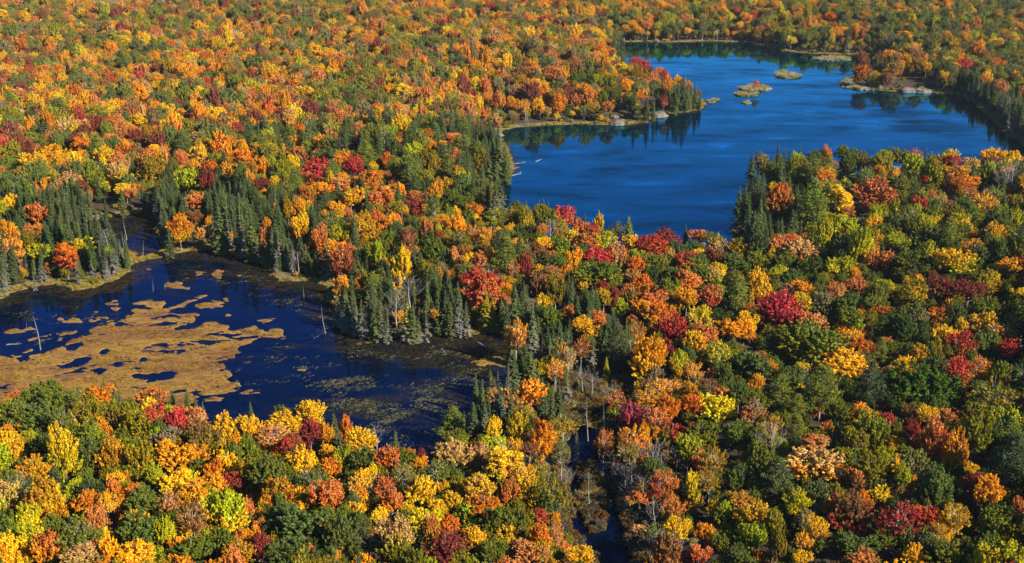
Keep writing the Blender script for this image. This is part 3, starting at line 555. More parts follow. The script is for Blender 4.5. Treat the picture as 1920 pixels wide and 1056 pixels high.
# conifers read off the photograph: x ytop ybase kind colours  (s spruce, g grey dying spruce, p pine)
CONES = '''
108 862 926 s s|192 892 932 s s|179 970 994 s s|405 1014 1062 s S|302 902 932 s s|245 890 918 s s|5 860 904 s s|61 1040 1066 s S|220 704 752 s S|197 698 738 s S|148 710 750 s S|325 720 757 s S|353 715 767 s S|368 730 767 s S|382 740 780 s S|370 760 800 s S|471 741 780 s S|607 760 802 s s|629 764 848 s s|742 794 844 s S|855 876 920 s s|1080 798 868 g q|1349 904 946 s s|1276 898 946 s s|1136 670 710 s e
665 925 992 p S|1455 862 958 p S|1490 782 852 p v|1650 592 648 p v|1728 602 658 p d|1650 634 688 p v|1625 680 778 p s|1535 688 788 p v|1458 704 788 p v|1490 740 802 p v|1890 822 952 p s|1380 516 596 p v|1155 612 698 p S|1568 808 860 p d|1395 940 990 p S|1430 640 690 p d
998 570 688 s S/q|1007 590 642 s s|1068 545 602 s S|1076 541 600 s s|1096 530 604 s S|1116 540 604 s s|1067 598 652 s s|1110 626 698 g q|1125 612 692 s s|1134 620 694 s S|1172 628 692 s s|1048 600 660 s s|1030 625 684 s S|1150 640 700 s s
986 366 404 s S|1002 374 406 s s|1011 367 400 s S|1019 364 404 s S|1027 369 400 s s|1079 387 414 s s|1096 392 418 s s|1141 414 442 s s|1177 396 466 s v|1284 412 460 s s|1220 428 452 s s|1232 430 455 s s
1457 258 314 s s|1482 270 320 s s|1407 284 350 s s|1413 332 404 p s|1393 330 444 s s|1422 374 442 s S|1522 326 444 p v|1563 370 414 s s|1614 404 442 s s|1632 386 434 s s|1666 398 430 s s|1540 270 296 s s|1557 269 294 s s|1500 266 290 s s|1400 360 448 s d|1440 400 450 s s|1382 350 432 s d|1462 410 455 s s|1500 412 452 g q
555 316 368 p v|690 264 324 p v|738 292 344 p v|840 290 338 p v|613 356 402 p S|498 372 434 p S|1225 182 222 s S|1241 147 172 s S|1264 160 210 s s|1280 137 203 s s|1294 136 170 s s|1303 158 200 s S|1293 162 194 s s|1165 55 108 s s|1152 62 100 s s|1212 178 222 s s
1188 160 212 s s|1232 168 206 s s|1253 158 206 s S|1270 148 204 s s|1311 172 202 s s|1288 160 203 s S|1150 70 112 s s|1158 64 112 s s|1210 64 80 p s|1545 52 84 s s|925 260 334 s S|936 260 338 s S|946 268 330 s S|915 275 345 s S|905 310 362 s S|890 318 365 s s|950 285 340 s S|930 300 352 s S
410 405 468 g q|320 420 478 s s|297 345 400 s s|305 330 392 s S|200 368 404 s s|232 350 402 s S|270 340 396 s s|280 360 400 s s|85 360 405 s s|115 358 398 s S|142 356 405 s s|155 352 404 s s|170 350 402 s S|125 372 412 s S|148 478 530 g q|192 455 514 g q|222 455 502 g q|175 470 522 g q|240 440 500 s S|66 498 538 g q|410 360 430 s s|425 358 440 s S|438 365 450 s s|455 380 478 g q|475 390 486 s S|415 380 470 s S|430 400 468 g q
893 704 792 s S|920 695 778 s S|934 700 782 g q|953 690 770 g q|905 712 800 s S|916 745 806 s s|890 760 818 s s|852 756 836 p v|871 770 832 g q|880 774 838 s S|900 790 846 s s|1010 700 760 s s|1035 730 800 s S|1047 725 798 s s|1062 690 752 g q
633 545 608 g q|650 540 618 s S/q|664 552 624 g q|680 560 632 g q|692 545 630 s S/q|705 550 634 s S|716 556 636 g q|728 570 638 g q|700 520 600 s S|765 560 634 s e/q|775 565 636 s S|800 555 634 g q|823 545 624 s S|836 540 626 s s|846 560 628 s S|860 535 626 s S/q|912 545 616 s e|924 555 618 s e|785 585 636 s S/q|875 560 628 g q|940 560 622 s S|802 520 600 s S|715 518 596 s s|840 510 590 s s|950 575 628 s s'''
# leafless trees and dead trunks: x ytop ybase kind
STICKS = '''
364 862 912 b|705 796 858 b|938 832 912 b|705 895 958 b|695 990 1060 b|1225 830 908 b|1190 850 905 b|1268 838 896 b|1182 872 940 b|1240 1000 1078 b|1262 1005 1080 b|1222 1010 1080 b|1732 1006 1062 b|1835 925 978 b|1180 632 696 b|1145 588 634 b|1880 306 392 b|1893 312 388 b|745 545 628 b|690 590 636 b|770 520 600 b|965 560 618 b|1660 1000 1050 b|1505 690 740 b|1420 715 760 b|320 165 182 b|560 470 515 b|1238 845 900 b|1212 842 900 b|1165 870 925 b|1172 905 960 b|1205 895 955 b|1150 850 905 b|1225 940 1000 b|1282 1010 1062 b|1145 720 770 b|1110 700 750 b|1090 690 740 b|1200 880 935 b|940 860 915 b|1060 880 925 b|570 895 945 b
1105 882 950 d|1025 875 930 d|1041 910 962 d|1100 745 800 d|1153 745 796 d|1029 640 708 d|77 590 656 d|610 572 626 d|570 530 562 d|287 522 546 d|310 525 542 d|233 434 470 d|268 448 482 d|1637 118 152 d|1628 125 152 d|1780 165 178 d|1786 120 168 d|990 208 238 d|628 640 640 d|1104 770 828 d|1132 760 806 d|1024 742 800 d|848 622 640 d|50 600 616 d|238 408 450 d'''
BIG = {}
def hh(W, c):        # crown height from crown width and shape, metres
    return W
things = []           # dicts of every placed tree
def add_thing(**k): things.append(k)
def place_crown(px, py, w, h, code, colr):
    zc = 9.0
    for _ in range(3):
        x, y, g = on_ground(px, py, zc)
        sc = proj(x, y, g + zc)[2]; W = w / sc * 1.16
        th = math.atan2(CAM_H - zc, y); hm = h / sc * 1.12
        Hc2 = hm * hm - (W * math.sin(th)) ** 2
        Hc = max(W * .62, math.sqrt(max(Hc2, 0)) / math.cos(th)); Hc = min(Hc, W * 2.6, 15)
        bole = max(1.2, min(4.0, 9.5 - Hc)) if W > 3 else 1.0
        if code == 'l': bole = max(bole, 3.2) if W > 3 else bole
        zc = bole + Hc / 2
    A, B = (colr.split('/') + colr.split('/'))[:2]
    add_thing(kind='broad', px=px, py=py, w=w, h=h, x=x, y=y, g=g, W=W, Hc=Hc, zc=zc, code=code, A=A, B=B, man=True)
for rec in TREES.replace('\n', '|').split('|'):
    v = rec.split()
    if len(v) == 6: place_crown(*map(float, v[:4]), v[4], v[5])
for rec in CONES.replace('\n', '|').split('|'):
    v = rec.split()
    if len(v) < 5: continue
    px, yt, yb = map(float, v[:3]); k = v[3]; g = 0
    yb2 = yb + (6 if k != 'p' else 2)
    x, y, g = on_ground(px, yb2, 0); sc = proj(x, y, 0)[2]
    T = (yb2 - yt) / sc / math.cos(math.atan2(CAM_H, y)); T = min(T, 19)
    cl = (v[4].split('/') + v[4].split('/'))[:2]
    if k == 'g': cl = ['S', 'q']
    add_thing(kind='pine' if k == 'p' else 'spruce', px=px, py=(yt + yb) / 2, w=T * sc * (.3 if k != 'p' else .6), h=yb - yt, x=x, y=y, g=g, T=T, code=k, A=cl[0], B=cl[1], man=True,
              W=T * (.30 if k != 'p' else .62))
for rec in STICKS.replace('\n', '|').split('|'):
    v = rec.split()
    if len(v) < 4: continue
    px, yt, yb = map(float, v[:3])
    if yb - yt < 4: continue
    x, y, g = on_ground(px, yb, 0); g = max(g, -.3); sc = proj(x, y, 0)[2]
    T = (yb - yt) / sc / math.cos(math.atan2(CAM_H, y))
    add_thing(kind='bare' if v[3] == 'b' else 'dead', px=px, py=(yt + yb) / 2, w=T * sc * .3, h=yb - yt, x=x, y=y, g=g, T=T, code=v[3], A='t', B='t', man=True, W=T * .25)

# ------------------------------------------------------------------ the rest of the forest, stand by stand (stands outlined on the ground)
# name, outline, conifer share, pine share, palette
STANDS = [
 ('bank', P('-60,425 60,395 170,395 255,465 250,520 200,530 130,535 40,545 -60,575'), .86, .03, 'peovl'),
 ('bank', P('285,392 400,350 470,380 560,420 640,470 640,520 520,530 500,490 440,475 320,475'), .80, .06, 'Govoe'),
 ('bank', P('600,500 760,540 960,600 1000,560 1060,560 1200,640 1190,700 1060,700 960,660 940,625 800,632 690,640 640,610 620,560'), .84, .04, 'vpeo'),
 ('bank', P('860,330 900,250 930,250 965,290 968,325 925,370 890,390'), .85, .1, 'evb'),
 ('bank', P('1380,350 1450,330 1520,350 1560,430 1500,475 1400,490 1385,430'), .75, .2, 'vd'),
 ('bank', P('1540,330 1900,330 1920,470 1560,470'), .28, .06, 'vvveelGGvoykp'),
 ('bank', P('1790,160 1930,220 2060,320 1960,345 1900,270 1830,215 1795,185'), .7, .1, 'vGbpo'),
 ('bank', P('840,720 1080,720 1090,840 1000,860 880,860 820,900'), .55, .05, 'veok'),
 ('bank', P('560,870 830,890 830,920 560,900'), .4, .02, 'vo'),
 ('mid', P('450,300 640,270 900,270 900,400 1000,470 1000,560 640,520 480,400'), .34, .14, 'vvveelGoopgpOa'),
 ('mid', P('960,440 1400,520 1420,620 1300,720 1060,660 960,560'), .18, .05, 'vvvGeelopgoOpkra'),
 ('right', P('1380,440 2100,440 2300,1200 1180,1200 1250,1000 1290,760 1330,640'), .03, .15, 'vvvvvdGGGeeellogpba'),
 ('left', P('-400,800 200,800 560,860 830,890 1060,830 1100,1250 -500,1300'), .08, .03, 'gggoooopPvvvGeelya'.replace('P', 'p')),
 ('upright', P('1540,-60 2400,-60 2500,420 1900,270 1790,175 1660,115 1540,100'), .05, .10, 'vvvvdGGeeloogpa'),
 ('upcentre', P('1120,-60 1560,-60 1560,105 1440,90 1160,82'), .05, .05, 'vvveellGooopgba'),
 ('farleft', P('-600,-70 700,-70 560,110 -600,140'), .02, .03, 'vvvvvGGGGetttoooppgbbakkm'),
 ('far', P('-900,130 560,100 1180,-70 1180,80 1330,190 930,250 880,330 640,290 460,330 200,400 -900,440'), .02, .03, 'ggooooopppOvvvvGGGGeettlyabbbakktmm'),
]
def mpoly(s): return P(s)
CLEAR = [P('160,4 250,-4 348,-6 346,16 240,36 160,38'), P('168,404 200,385 222,384 240,400 280,385 288,400 200,414 165,420'), P('655,345 680,345 680,358 655,358'),
         P('980,850 1040,780 1070,700 1170,690 1185,740 1120,800 1150,860 1200,960 1290,1100 1090,1110 1060,1010 1020,960'), P('878,655 1000,655 1000,710 880,715'),
         P('905,246 930,236 960,238 930,262'), P('1145,218 1172,214 1180,238 1140,236'), P('1205,195 1245,190 1260,215 1215,222'), P('1680,150 1750,150 1755,176 1680,176'), P('1570,150 1600,146 1640,160 1600,170')]
VIS = [np.array([[float(q) for q in p.split(',')] for p in s.split()]) for s in (
 '1165,82 1450,95 1660,110 1590,168 1800,180 1850,272 1700,276 1560,268 1480,270 1405,290 1388,340 1374,430 1350,442 1320,428 1240,430 1190,436 1150,416 1110,398 1060,390 1020,376 965,368 962,330 955,290 930,255 1100,238 1180,240 1320,205 1325,190 1300,158 1270,138 1230,118 1200,106 1168,102',
 '0,565 130,548 250,512 320,485 440,478 500,515 595,535 620,600 640,640 760,640 930,640 885,700 880,760 840,800 810,830 760,822 690,795 640,775 600,765 540,772 480,768 420,764 380,742 350,718 200,706 0,732',
 '205,406 285,398 292,430 300,460 312,475 258,487 248,465 228,440 205,425',
 '1085,715 1165,708 1170,745 1125,785 1130,840 1145,880 1165,920 1235,930 1240,1056 1130,1056 1075,1000 1058,900 1070,840 1085,790')]
VISB = [(v[:, 0].min(), v[:, 0].max(), v[:, 1].min(), v[:, 1].max(), v.tolist()) for v in VIS]
def hides_view(px, py):
    for x0, x1, y0, y1, v in VISB:
        if x0 < px < x1 and y0 < py < y1:
            ins = False; n = len(v)
            for i in range(n):
                (ax, ay), (bx_, by_) = v[i], v[(i + 1) % n]
                if (ay > py) != (by_ > py) and px < ax + (py - ay) * (bx_ - ax) / (by_ - ay): ins = not ins
            if ins: return True
    return False
man = things[:]
mcon = np.array([t['kind'] in ('spruce', 'bare', 'dead') for t in man])
mpx = np.array([(t['px'], t['py'], t['w'] / 2, t['h'] / 2) for t in man]); mxy = np.array([(t['x'], t['y'], t['W'] / 2) for t in man])
pts = []
y_ = 168.0
while y_ < 1330:
    s = 4.7 + 1.3 * min(1, max(0, (y_ - 250) / 600))
    half = .44 * y_ + 45; x_ = -half
    while x_ < half:
        pts.append((x_ + rnd.uniform(-.42, .42) * s, y_ + rnd.uniform(-.42, .42) * s, s)); x_ += s
    y_ += s * .9
pts = np.array(pts); PX, PY = pts[:, 0], pts[:, 1]
wd = water_sd(PX, PY); cl = np.full(len(pts), -1e9)
for c in CLEAR: cl = np.maximum(cl, poly_sd(c, PX, PY))
stand = np.full(len(pts), -1)
for i in range(len(STANDS) - 1, -1, -1):
    stand[poly_sd(STANDS[i][1], PX, PY) > wob(PX, PY, 11, 3)] = i
gh = ground_h(PX, PY, wd)
fill = []
for i in range(len(pts)):
    if wd[i] > -1.6 or cl[i] > 0: continue
    x, y, s = pts[i]; g = gh[i]; st = STANDS[stand[i]] if stand[i] >= 0 else STANDS[-1]
    u = rnd.random(); near_shore = wd[i] > -7
    con = st[2] + (.35 if near_shore and st[0] in ('bank', 'mid') else .12 if near_shore else 0)
    k = 'spruce' if u < con else 'pine' if u < con + st[3] else 'broad'
    if k != 'spruce' and wd[i] > -2.2: 
        if rnd.random() < .4: continue
    dm = np.hypot(mxy[:, 0] - x, mxy[:, 1] - y)
    if k == 'spruce': T = rnd.uniform(6.5, 13.5) if st[0] == 'bank' else rnd.uniform(10, 16) if st[0] in ('mid', 'left') else rnd.uniform(8, 13.5); W = T * .28; zc = T * .5; hpx_ = T * .5
    elif k == 'pine': T = rnd.uniform(10, 15); W = T * .58; zc = T * .6
    else:
        W = min(10, max(3.6, rnd.gauss(6.4, 1.7))); zc = rnd.uniform(5.2, 8.0) + (W - 6) * .45 + (rnd.random() < .15) * rnd.uniform(1, 3); T = zc + W * .4
        if near_shore: W *= .8; zc *= .75; T = zc + W * .4
    if (dm < mxy[:, 2] + W * (.22 if k != 'spruce' else .1)).any(): continue
    qx, qy, sc = proj(x, y, g + zc)
    if -60 < qx < 1980 and qy > -40:
        hp = T * sc * .42
        # do not stand in front of a tree that the photograph shows
        m = ~mcon & (np.abs(mpx[:, 0] - qx) < mpx[:, 2] * .72 + W * sc * .26) & (np.abs(mpx[:, 1] - (qy - (0 if k == 'broad' else hp * .4))) < mpx[:, 3] * .72 + (W * sc * .26 if k == 'broad' else hp * .7)) & (mxy[:, 1] > y - 1)
        if m.any(): continue
        tx, ty, _ = proj(x, y, g + T * (1 if k != 'broad' else .95))
        if hides_view(tx, ty) and not (k == 'spruce' and rnd.random() < .03):
            f_ = .62                                   # a lower tree where the water is seen over it
            T *= f_; W *= .75; zc *= f_; tx, ty, _ = proj(x, y, g + T * (1 if k != 'broad' else .95))
            if hides_view(tx, ty): continue
        if k != 'broad' and any(hides_view(*proj(x, y, g + T * q)[:2]) for q in (.7, .45)): continue
    if k == 'broad':
        pal = st[4]; A = pal[int(rnd.random() * len(pal))]
        # neighbours of one kind tend to turn together
        cn = math.sin(x / 19 + 2 * math.sin(y / 31)) * math.sin(y / 23 + 1.5 * math.sin(x / 37))
        if st[0] in ('far', 'farleft', 'left', 'upcentre'):
            if cn > .5 and rnd.random() < .42: A = rnd.choice('gogopa' if st[0] != 'upcentre' else 'ogv')
            elif cn < -.35 and rnd.random() < .6: A = rnd.choice('vGev')
        elif cn < 0 and rnd.random() < .3: A = rnd.choice('vGd')
        if y > 330 and rnd.random() < .025: A = rnd.choice('rmRb')
        B = {'g': 'yoa', 'o': 'gOpa', 'p': 'kOb', 'v': 'eGl', 'G': 'vG', 'e': 'vlb', 'l': 'yv', 'y': 'gl', 'a': 'ge', 'b': 'pe', 'O': 'oa', 'k': 'gp', 'd': 'v', 't': 'v', 'm': 'rb', 'r': 'pm', 'R': 'r'}[A]
        B = rnd.choice(B) if rnd.random() < .85 else A
        code = rnd.choice('rrrrooofflwc' if A not in 'vGd' else 'rrrroooolf')
        Hc = W * {'o': 1.25, 'c': 1.7, 'f': 1.15, 'l': 1.2}.get(code, .9) * rnd.uniform(.85, 1.15)
        if code == 'c': W *= .75
        fill.append(dict(kind='broad', px=qx, py=qy, w=W * sc, h=Hc * sc, x=x, y=y, g=g, W=W, Hc=Hc, zc=zc, code=code, A=A, B=B, man=False))
    else:
        code = 'p' if k == 'pine' else ('g' if rnd.random() < (.22 if near_shore and st[0] == 'bank' else .05) else 's')
        A = rnd.choice('sSsd') if k == 'spruce' else rnd.choice('vSvG'); B = A
        if near_shore and rnd.random() < .35 or code == 'g': B = 'q'
        qx, qy, sc = proj(x, y, g + T / 2)
        fill.append(dict(kind=k, px=qx, py=qy, w=W * sc, h=T * sc * .95, x=x, y=y, g=g, W=W, T=T, code=code, A=A, B=B, man=False))
    if rnd.random() < .012 and qy > 60: fill.append(dict(kind='bare', px=qx, py=qy, w=40, h=50, x=x + 2.2, y=y - 2.0, g=g, T=rnd.uniform(8, 12), W=3, code='b', A='t', B='t', man=False))
# a second, thicker sowing of slender spruces in the stands along the banks
for nm_, outl, con, pf, pal in STANDS[:4] + STANDS[4:5] + STANDS[6:9]:
    lo, hi = outl.min(0), outl.max(0); area = (hi - lo).prod(); n = int(area / 6.5 * con)
    n = min(n, 4200)
    CX, CY = rng.uniform(lo[0], hi[0], n), rng.uniform(lo[1], hi[1], n)
    ok = (poly_sd(outl, CX, CY) > 0) & (water_sd(CX, CY) < -1.4)
    for c in CLEAR: ok &= poly_sd(c, CX, CY) < 0
    CX, CY = CX[ok], CY[ok]; W_ = water_sd(CX, CY); G_ = ground_h(CX, CY, W_)
    for x, y, g, w__ in zip(CX, CY, G_, W_):
        T = rnd.choice((rnd.uniform(4, 8), rnd.uniform(7, 11), rnd.uniform(9, 13.5))); dm = np.hypot(mxy[:, 0] - x, mxy[:, 1] - y)
        if (dm < mxy[:, 2] * .6 + .5).any(): continue
        qx, qy, sc = proj(x, y, g + T / 2); hp = T * sc * .5
        m = ~mcon & (np.abs(mpx[:, 0] - qx) < mpx[:, 2] * .75 + 1) & (np.abs(mpx[:, 1] - qy) < mpx[:, 3] * .8 + hp * .8) & (mxy[:, 1] > y - 1)
        if m.any(): continue
        if any(hides_view(*proj(x, y, g + T * q)[:2]) for q in (1, .7, .45)): continue
        near = w__ > -7
        code = 'g' if rnd.random() < (.3 if near else .06) else 's'; A = rnd.choice('sSsd'); B = 'q' if code == 'g' or near and rnd.random() < .4 else A
        fill.append(dict(kind='spruce', px=qx, py=qy, w=T * .28 * sc, h=T * sc * .95, x=x, y=y, g=g, W=T * .28, T=T, code=code, A=A, B=B, man=False))
# small trees growing up between the tall ones
PXs, PYs = [], []
y_ = 170.0
while y_ < 900:
    s = 3.3 + 1.5 * min(1, max(0, (y_ - 300) / 400)); half = .44 * y_ + 30; x_ = -half
    while x_ < half:
        PXs.append(x_ + rnd.uniform(-.45, .45) * s); PYs.append(y_ + rnd.uniform(-.45, .45) * s); x_ += s
    y_ += s * .95
PXs, PYs = np.array(PXs), np.array(PYs); w_ = water_sd(PXs, PYs); cl = np.full(len(PXs), -1e9)
for c in CLEAR: cl = np.maximum(cl, poly_sd(c, PXs, PYs))
stn = np.full(len(PXs), len(STANDS) - 1)
for i in range(len(STANDS) - 1, -1, -1): stn[poly_sd(STANDS[i][1], PXs, PYs) > 0] = i
g_ = ground_h(PXs, PYs, w_)
for i in range(len(PXs)):
    if w_[i] > -3.5 or cl[i] > -1: continue
    x, y = PXs[i], PYs[i]; st = STANDS[stn[i]]
    if rnd.random() < {'bank': .7, 'right': .55, 'mid': .45, 'upright': .4}.get(st[0], .25): continue
    W = rnd.uniform(3.0, 4.9); zc = rnd.uniform(2.0, 5.0); Hc = W * rnd.uniform(.9, 1.3); zc = max(zc, Hc * .55)
    A = rnd.choice(st[4] + 'vvdGeed'); B = rnd.choice(A + A + 've'); qx, qy, sc = proj(x, y, g_[i] + zc)
    fill.append(dict(kind='broad', px=qx, py=qy, w=W * sc * .3, h=Hc * sc * .3, x=x, y=y, g=g_[i], W=W, Hc=Hc, zc=zc, code=rnd.choice('roofr'), A=A, B=B, man=False))
print('manual', len(man), 'fill', len(fill))
# ------------------------------------------------------------------ which trees stand as things of their own
def pick_variant(t):
    vs_ = variants[t['code']]; return rnd.choice(vs_)
allt = man + fill
for t in allt:
    t['key'] = pick_variant(t); t['rot'] = rnd.uniform(0, 6.283)
    vis = max(0, min(t['px'] + t['w'] / 2, 1920) - max(t['px'] - t['w'] / 2, 0)) * max(0, min(t['py'] + t['h'] / 2, 1056) - max(t['py'] - t['h'] / 2, 0))
    t['vis'] = vis * (1 if t['man'] else .55)
    t['tA'] = tint(t['A']); t['tB'] = tint(t['B'])
    if not t['man'] and t['y'] > 380 and t['kind'] == 'broad':       # the farther slopes carry duller, part-bare crowns
        k = min(.16, (t['y'] - 380) / 1200); du = (.40, .24, .10); br = 1.3 if t['A'] in 'vGe' else 1.08
        t['tA'] = tuple(v * br for v in t['tA']); t['tB'] = tuple(v * br for v in t['tB'])
        t['tA'] = tuple(v * (1 - k) + q * k for v, q in zip(t['tA'], du)); t['tB'] = tuple(v * (1 - k) + q * k for v, q in zip(t['tB'], du))
LIM = {'broad': 300, 'spruce': 290, 'pine': 120, 'bare': 100, 'dead': 100}
single = []
for k, n in LIM.items():
    c = sorted([t for t in allt if t['kind'] == k and t['vis'] > 12], key=lambda t: -t['vis'])[:n]
    for t in c: t['single'] = True
    single += c
NAMES = {'broad': ('broadleaf_tree', 'crown', 'trunk', 'broadleaf tree'), 'spruce': ('spruce_tree', 'crown', 'trunk', 'spruce'), 'pine': ('pine_tree', 'crown', 'trunk', 'pine'),
         'bare': ('bare_tree', 'crown', 'branches', 'bare tree'), 'dead': ('dead_tree', 'crown', 'trunk', 'dead tree')}
def scales(t):
    """crown scale, crown centre height"""
    if t['kind'] == 'broad': return (t['W'] / 2, t['W'] / 2, t['Hc'] / 2), t['zc']
    T = t['T']
    if t['kind'] in ('bare', 'dead'): return (T, T, T), 0.0
    return (T * 1.0 if t['kind'] == 'pine' else T * rnd2.uniform(.75, 1.3),) * 2 + (T,), 0.0
rnd2 = random.Random(3)

# landmark trees: photo pixel, kind, short phrase used by the neighbours' labels, own label
LM = [
 (350, 338, 'broad', 'the round lime-green maple', 'round bright lime-green tree standing just behind the spruces of the far left shore'),
 (124, 483, 'broad', 'the scarlet left-bank maple', 'round scarlet-orange maple in front of the dark spruces on the left pond bank'),
 (755, 508, 'broad', 'the golden column tree', 'tall narrow golden-yellow tree rising out of the dark spruces above the pond'),
 (898, 545, 'broad', 'the big coral-red maple', 'big coral-red maple hanging low over the spruces on the central pond bank'),
 (1052, 400, 'broad', 'the scarlet lakeside maple', 'scarlet and salmon maple beside the pointed spruces on the near lake shore'),
 (1177, 430, 'spruce', 'the tall lone lake spruce', 'tallest olive-green spruce sticking up over the blue lake at the near shore'),
 (1342, 770, 'broad', 'the bright lemon-yellow tree', 'bright lemon-yellow spreading tree right of the creek, brightest yellow of all'),
 (1462, 588, 'broad', 'the big crimson maple', 'big crimson-pink maple on the right slope, above the huge olive-green tree'),
 (1740, 735, 'broad', 'the huge dark-green tree', 'huge domed dark leaf-green tree on the right, widest crown of all'),
 (1587, 690, 'broad', 'the wide golden maple', 'wide golden-orange maple directly above the dark shaggy pine on the right slope'),
 (1525, 648, 'broad', 'the huge olive-green tree', 'huge olive-green tree with upright sprays below the big crimson maple'),
 (562, 985, 'broad', 'the deep-green bottom tree', 'very wide deep-green tree at the bottom edge, left of the picture middle'),
 (334, 792, 'broad', 'the crimson pond-edge maple', 'small vivid crimson maple beside a peach one behind the lower left forest edge'),
 (180, 985, 'broad', 'the salmon cone maple', 'salmon-pink cone-shaped maple with a tiny spruce in front, at lower left'),
 (1682, 980, 'broad', 'the red maple with bare limbs', 'thin red maple with bare limbs showing, low on the right'),
 (1216, 672, 'broad', 'the orange feathery maple', 'tall feathery orange-gold maple just above the dark creek clearing'),
 (338, 433, 'broad', 'the two-toned maple', 'two-toned maple, orange on top and yellow below, beside the small pond'),
 (968, 620, 'broad', 'the orange pond-corner tree', 'thin orange tree by the right corner of the pond, beside a tall dark spruce'),
 (596, 451, 'broad', 'the coral egg-shaped maple', 'coral-orange egg-shaped maple behind the left end of the pond bank spruces'),
 (1460, 378, 'broad', 'the red-topped lakeside maple', 'round maple with orange-red top beside the shaggy pine on the right lake point'),
 (1522, 385, 'pine', 'the big shaggy pine', 'big shaggy olive-green pine on the right lake point, between a red and a yellow maple'),
 (1122, 482, 'broad', 'the crimson dome maple', 'low crimson dome-shaped maple below the near lake shore, left of the tall lone spruce'),
 (66, 403, 'broad', 'the coral far-left maple', 'coral-orange maple near the left picture edge, behind the left-bank spruces'),
 (1748, 830, 'broad', 'the tall coral maple', 'tall coral-red maple low on the right, left of a tall orange one'),
 (420, 965, 'broad', 'the lime-gold feathery maple', 'large feathery lime-gold maple near the bottom, left of the wide deep-green tree'),
 (850, 858, 'broad', 'the cream-green maple', 'cream-tipped green maple at the near pond corner, below a pointed pine'),
 (742, 820, 'spruce', 'the lone near-shore spruce', 'single pointed spruce standing alone against the dark water at the near pond shore'),
 (1612, 140, 'broad', 'the rust-coloured islet tree', 'rust-orange tree on the rocky ledge that juts into the far lake'),
 (1122, 517, 'broad', 'the wide olive mid-forest tree', 'wide olive-green tree with upright sprays below the crimson dome maple'),
 (1243, 440, 'broad', 'the dark crimson lakeside maple', 'dark crimson maple at the water edge, between the lone spruce and a thin spruce'),
 (1410, 685, 'broad', 'the round grey-green tree', 'large round grey-green tree left of the huge olive-green tree'),
 (1830, 908, 'broad', 'the maroon right-edge maple', 'maroon maple with an orange-gold one just right of it, near the right edge'),
 (1530, 872, 'broad', 'the peach-tipped maple', 'broad peach-tipped maple with upright sprays, low on the right slope'),
 (580, 766, 'broad', 'the golden shore-top maple', 'golden feathery maple whose tip stands against the water at the near pond shore'),
 (1805, 650, 'broad', 'the rose-red maple', 'upper of the two rose-red maples near the right edge'),
 (1795, 700, 'broad', 'the lower rose-red maple', 'lower of the two rose-red maples near the right edge, beside the huge green tree'),
 (1570, 375, 'broad', 'the layered yellow maple', 'yellow maple in flat layers just right of the big shaggy pine'),
 (1640, 368, 'broad', 'the rusty-red point maple', 'wide rusty-red maple right of the yellow one on the right lake point'),
 (835, 1032, 'broad', 'the maroon bottom maple', 'maroon maple with upright sprays at the bottom edge, near the middle'),
 (992, 736, 'broad', 'the orange creek-side maple', 'bright orange round maple beside the spruces where the pond meets the creek'),
 (590, 318, 'broad', 'the coral-red mid-forest maple', 'wide coral-red maple behind the left forest, beside a dark pine'),
 (1262, 620, 'broad', 'the rose-crimson maple', 'rose-crimson round maple left of a feathery yellow one, mid right'),
 (1187, 785, 'broad', 'the magenta creek maple', 'magenta feathery maple on the right edge of the dark creek clearing'),
 (1625, 730, 'pine', 'the dark blue-green pine', 'big dark blue-green pine directly below the wide golden maple'),
]
lm_t = []
for px, py, kind, ph, lab in LM:
    c = [t for t in single if t['kind'] == kind and not t.get('label')]
    t = min(c, key=lambda t: math.hypot(t['px'] - px, t['py'] - py)); t['label'] = lab; lm_t.append((t, ph))
CW = {'y': 'yellow', 'Y': 'lemon-yellow', 'g': 'golden', 'o': 'orange', 'O': 'deep orange', 'p': 'salmon', 'r': 'red', 'R': 'crimson', 'M': 'magenta', 'm': 'maroon', 'b': 'brown', 'a': 'amber',
      't': 'tan', 'k': 'peach', 'l': 'lime-green', 'e': 'olive', 'v': 'green', 'G': 'grey-green', 'd': 'dark green', 'D': 'dark green', 's': 'dark', 'S': 'dark green', 'q': 'grey'}
SW = {'r': 'round', 'o': 'oval', 'f': 'feathery', 'c': 'narrow', 'w': 'layered', 'l': 'thin'}
def describe(t):
    if t['kind'] == 'broad':
        a = CW[t['A']]; 
        if t['B'] != t['A'] and CW[t['B']] != a: a += ' and ' + CW[t['B']]
        return '%s %s tree' % (SW[t['code']], a)
    if t['kind'] == 'spruce':
        if t['code'] == 'g': return 'ragged grey-barked spruce' if t['T'] > 7 else 'small ragged grey spruce'
        return ('tall ' if t['T'] > 10 else 'small ' if t['T'] < 7 else 'middling ') + ('slender spruce with grey lower boughs' if t['B'] == 'q' else 'dark-green slender spruce')
    if t['kind'] == 'pine': return ('large ' if t['T'] > 12.5 else 'smaller ') + 'shaggy ' + {'s': 'dark', 'd': 'dark', 'G': 'grey-green', 'S': 'dark green', 'v': 'olive-green'}.get(t['A'], 'green') + ' pine'
    if t['kind'] == 'bare': return ('tall' if t['T'] > 9 else 'low') + ' leafless grey-twigged tree'
    return ('tall' if t['T'] > 5 else 'short') + ' bare dead trunk'
ORD = ['nearest', 'second', 'third', 'fourth', 'fifth', 'sixth', 'seventh']
def sector(t, l):
    dx, dy = t['px'] - l['px'], t['py'] - l['py']
    if abs(dx) > abs(dy): return 'left of' if dx < 0 else 'right of'
    return 'beyond' if dy < 0 else 'in front of'
rest = [t for t in single if not t.get('label')]
for t in rest: t['d'] = describe(t)
cand = []
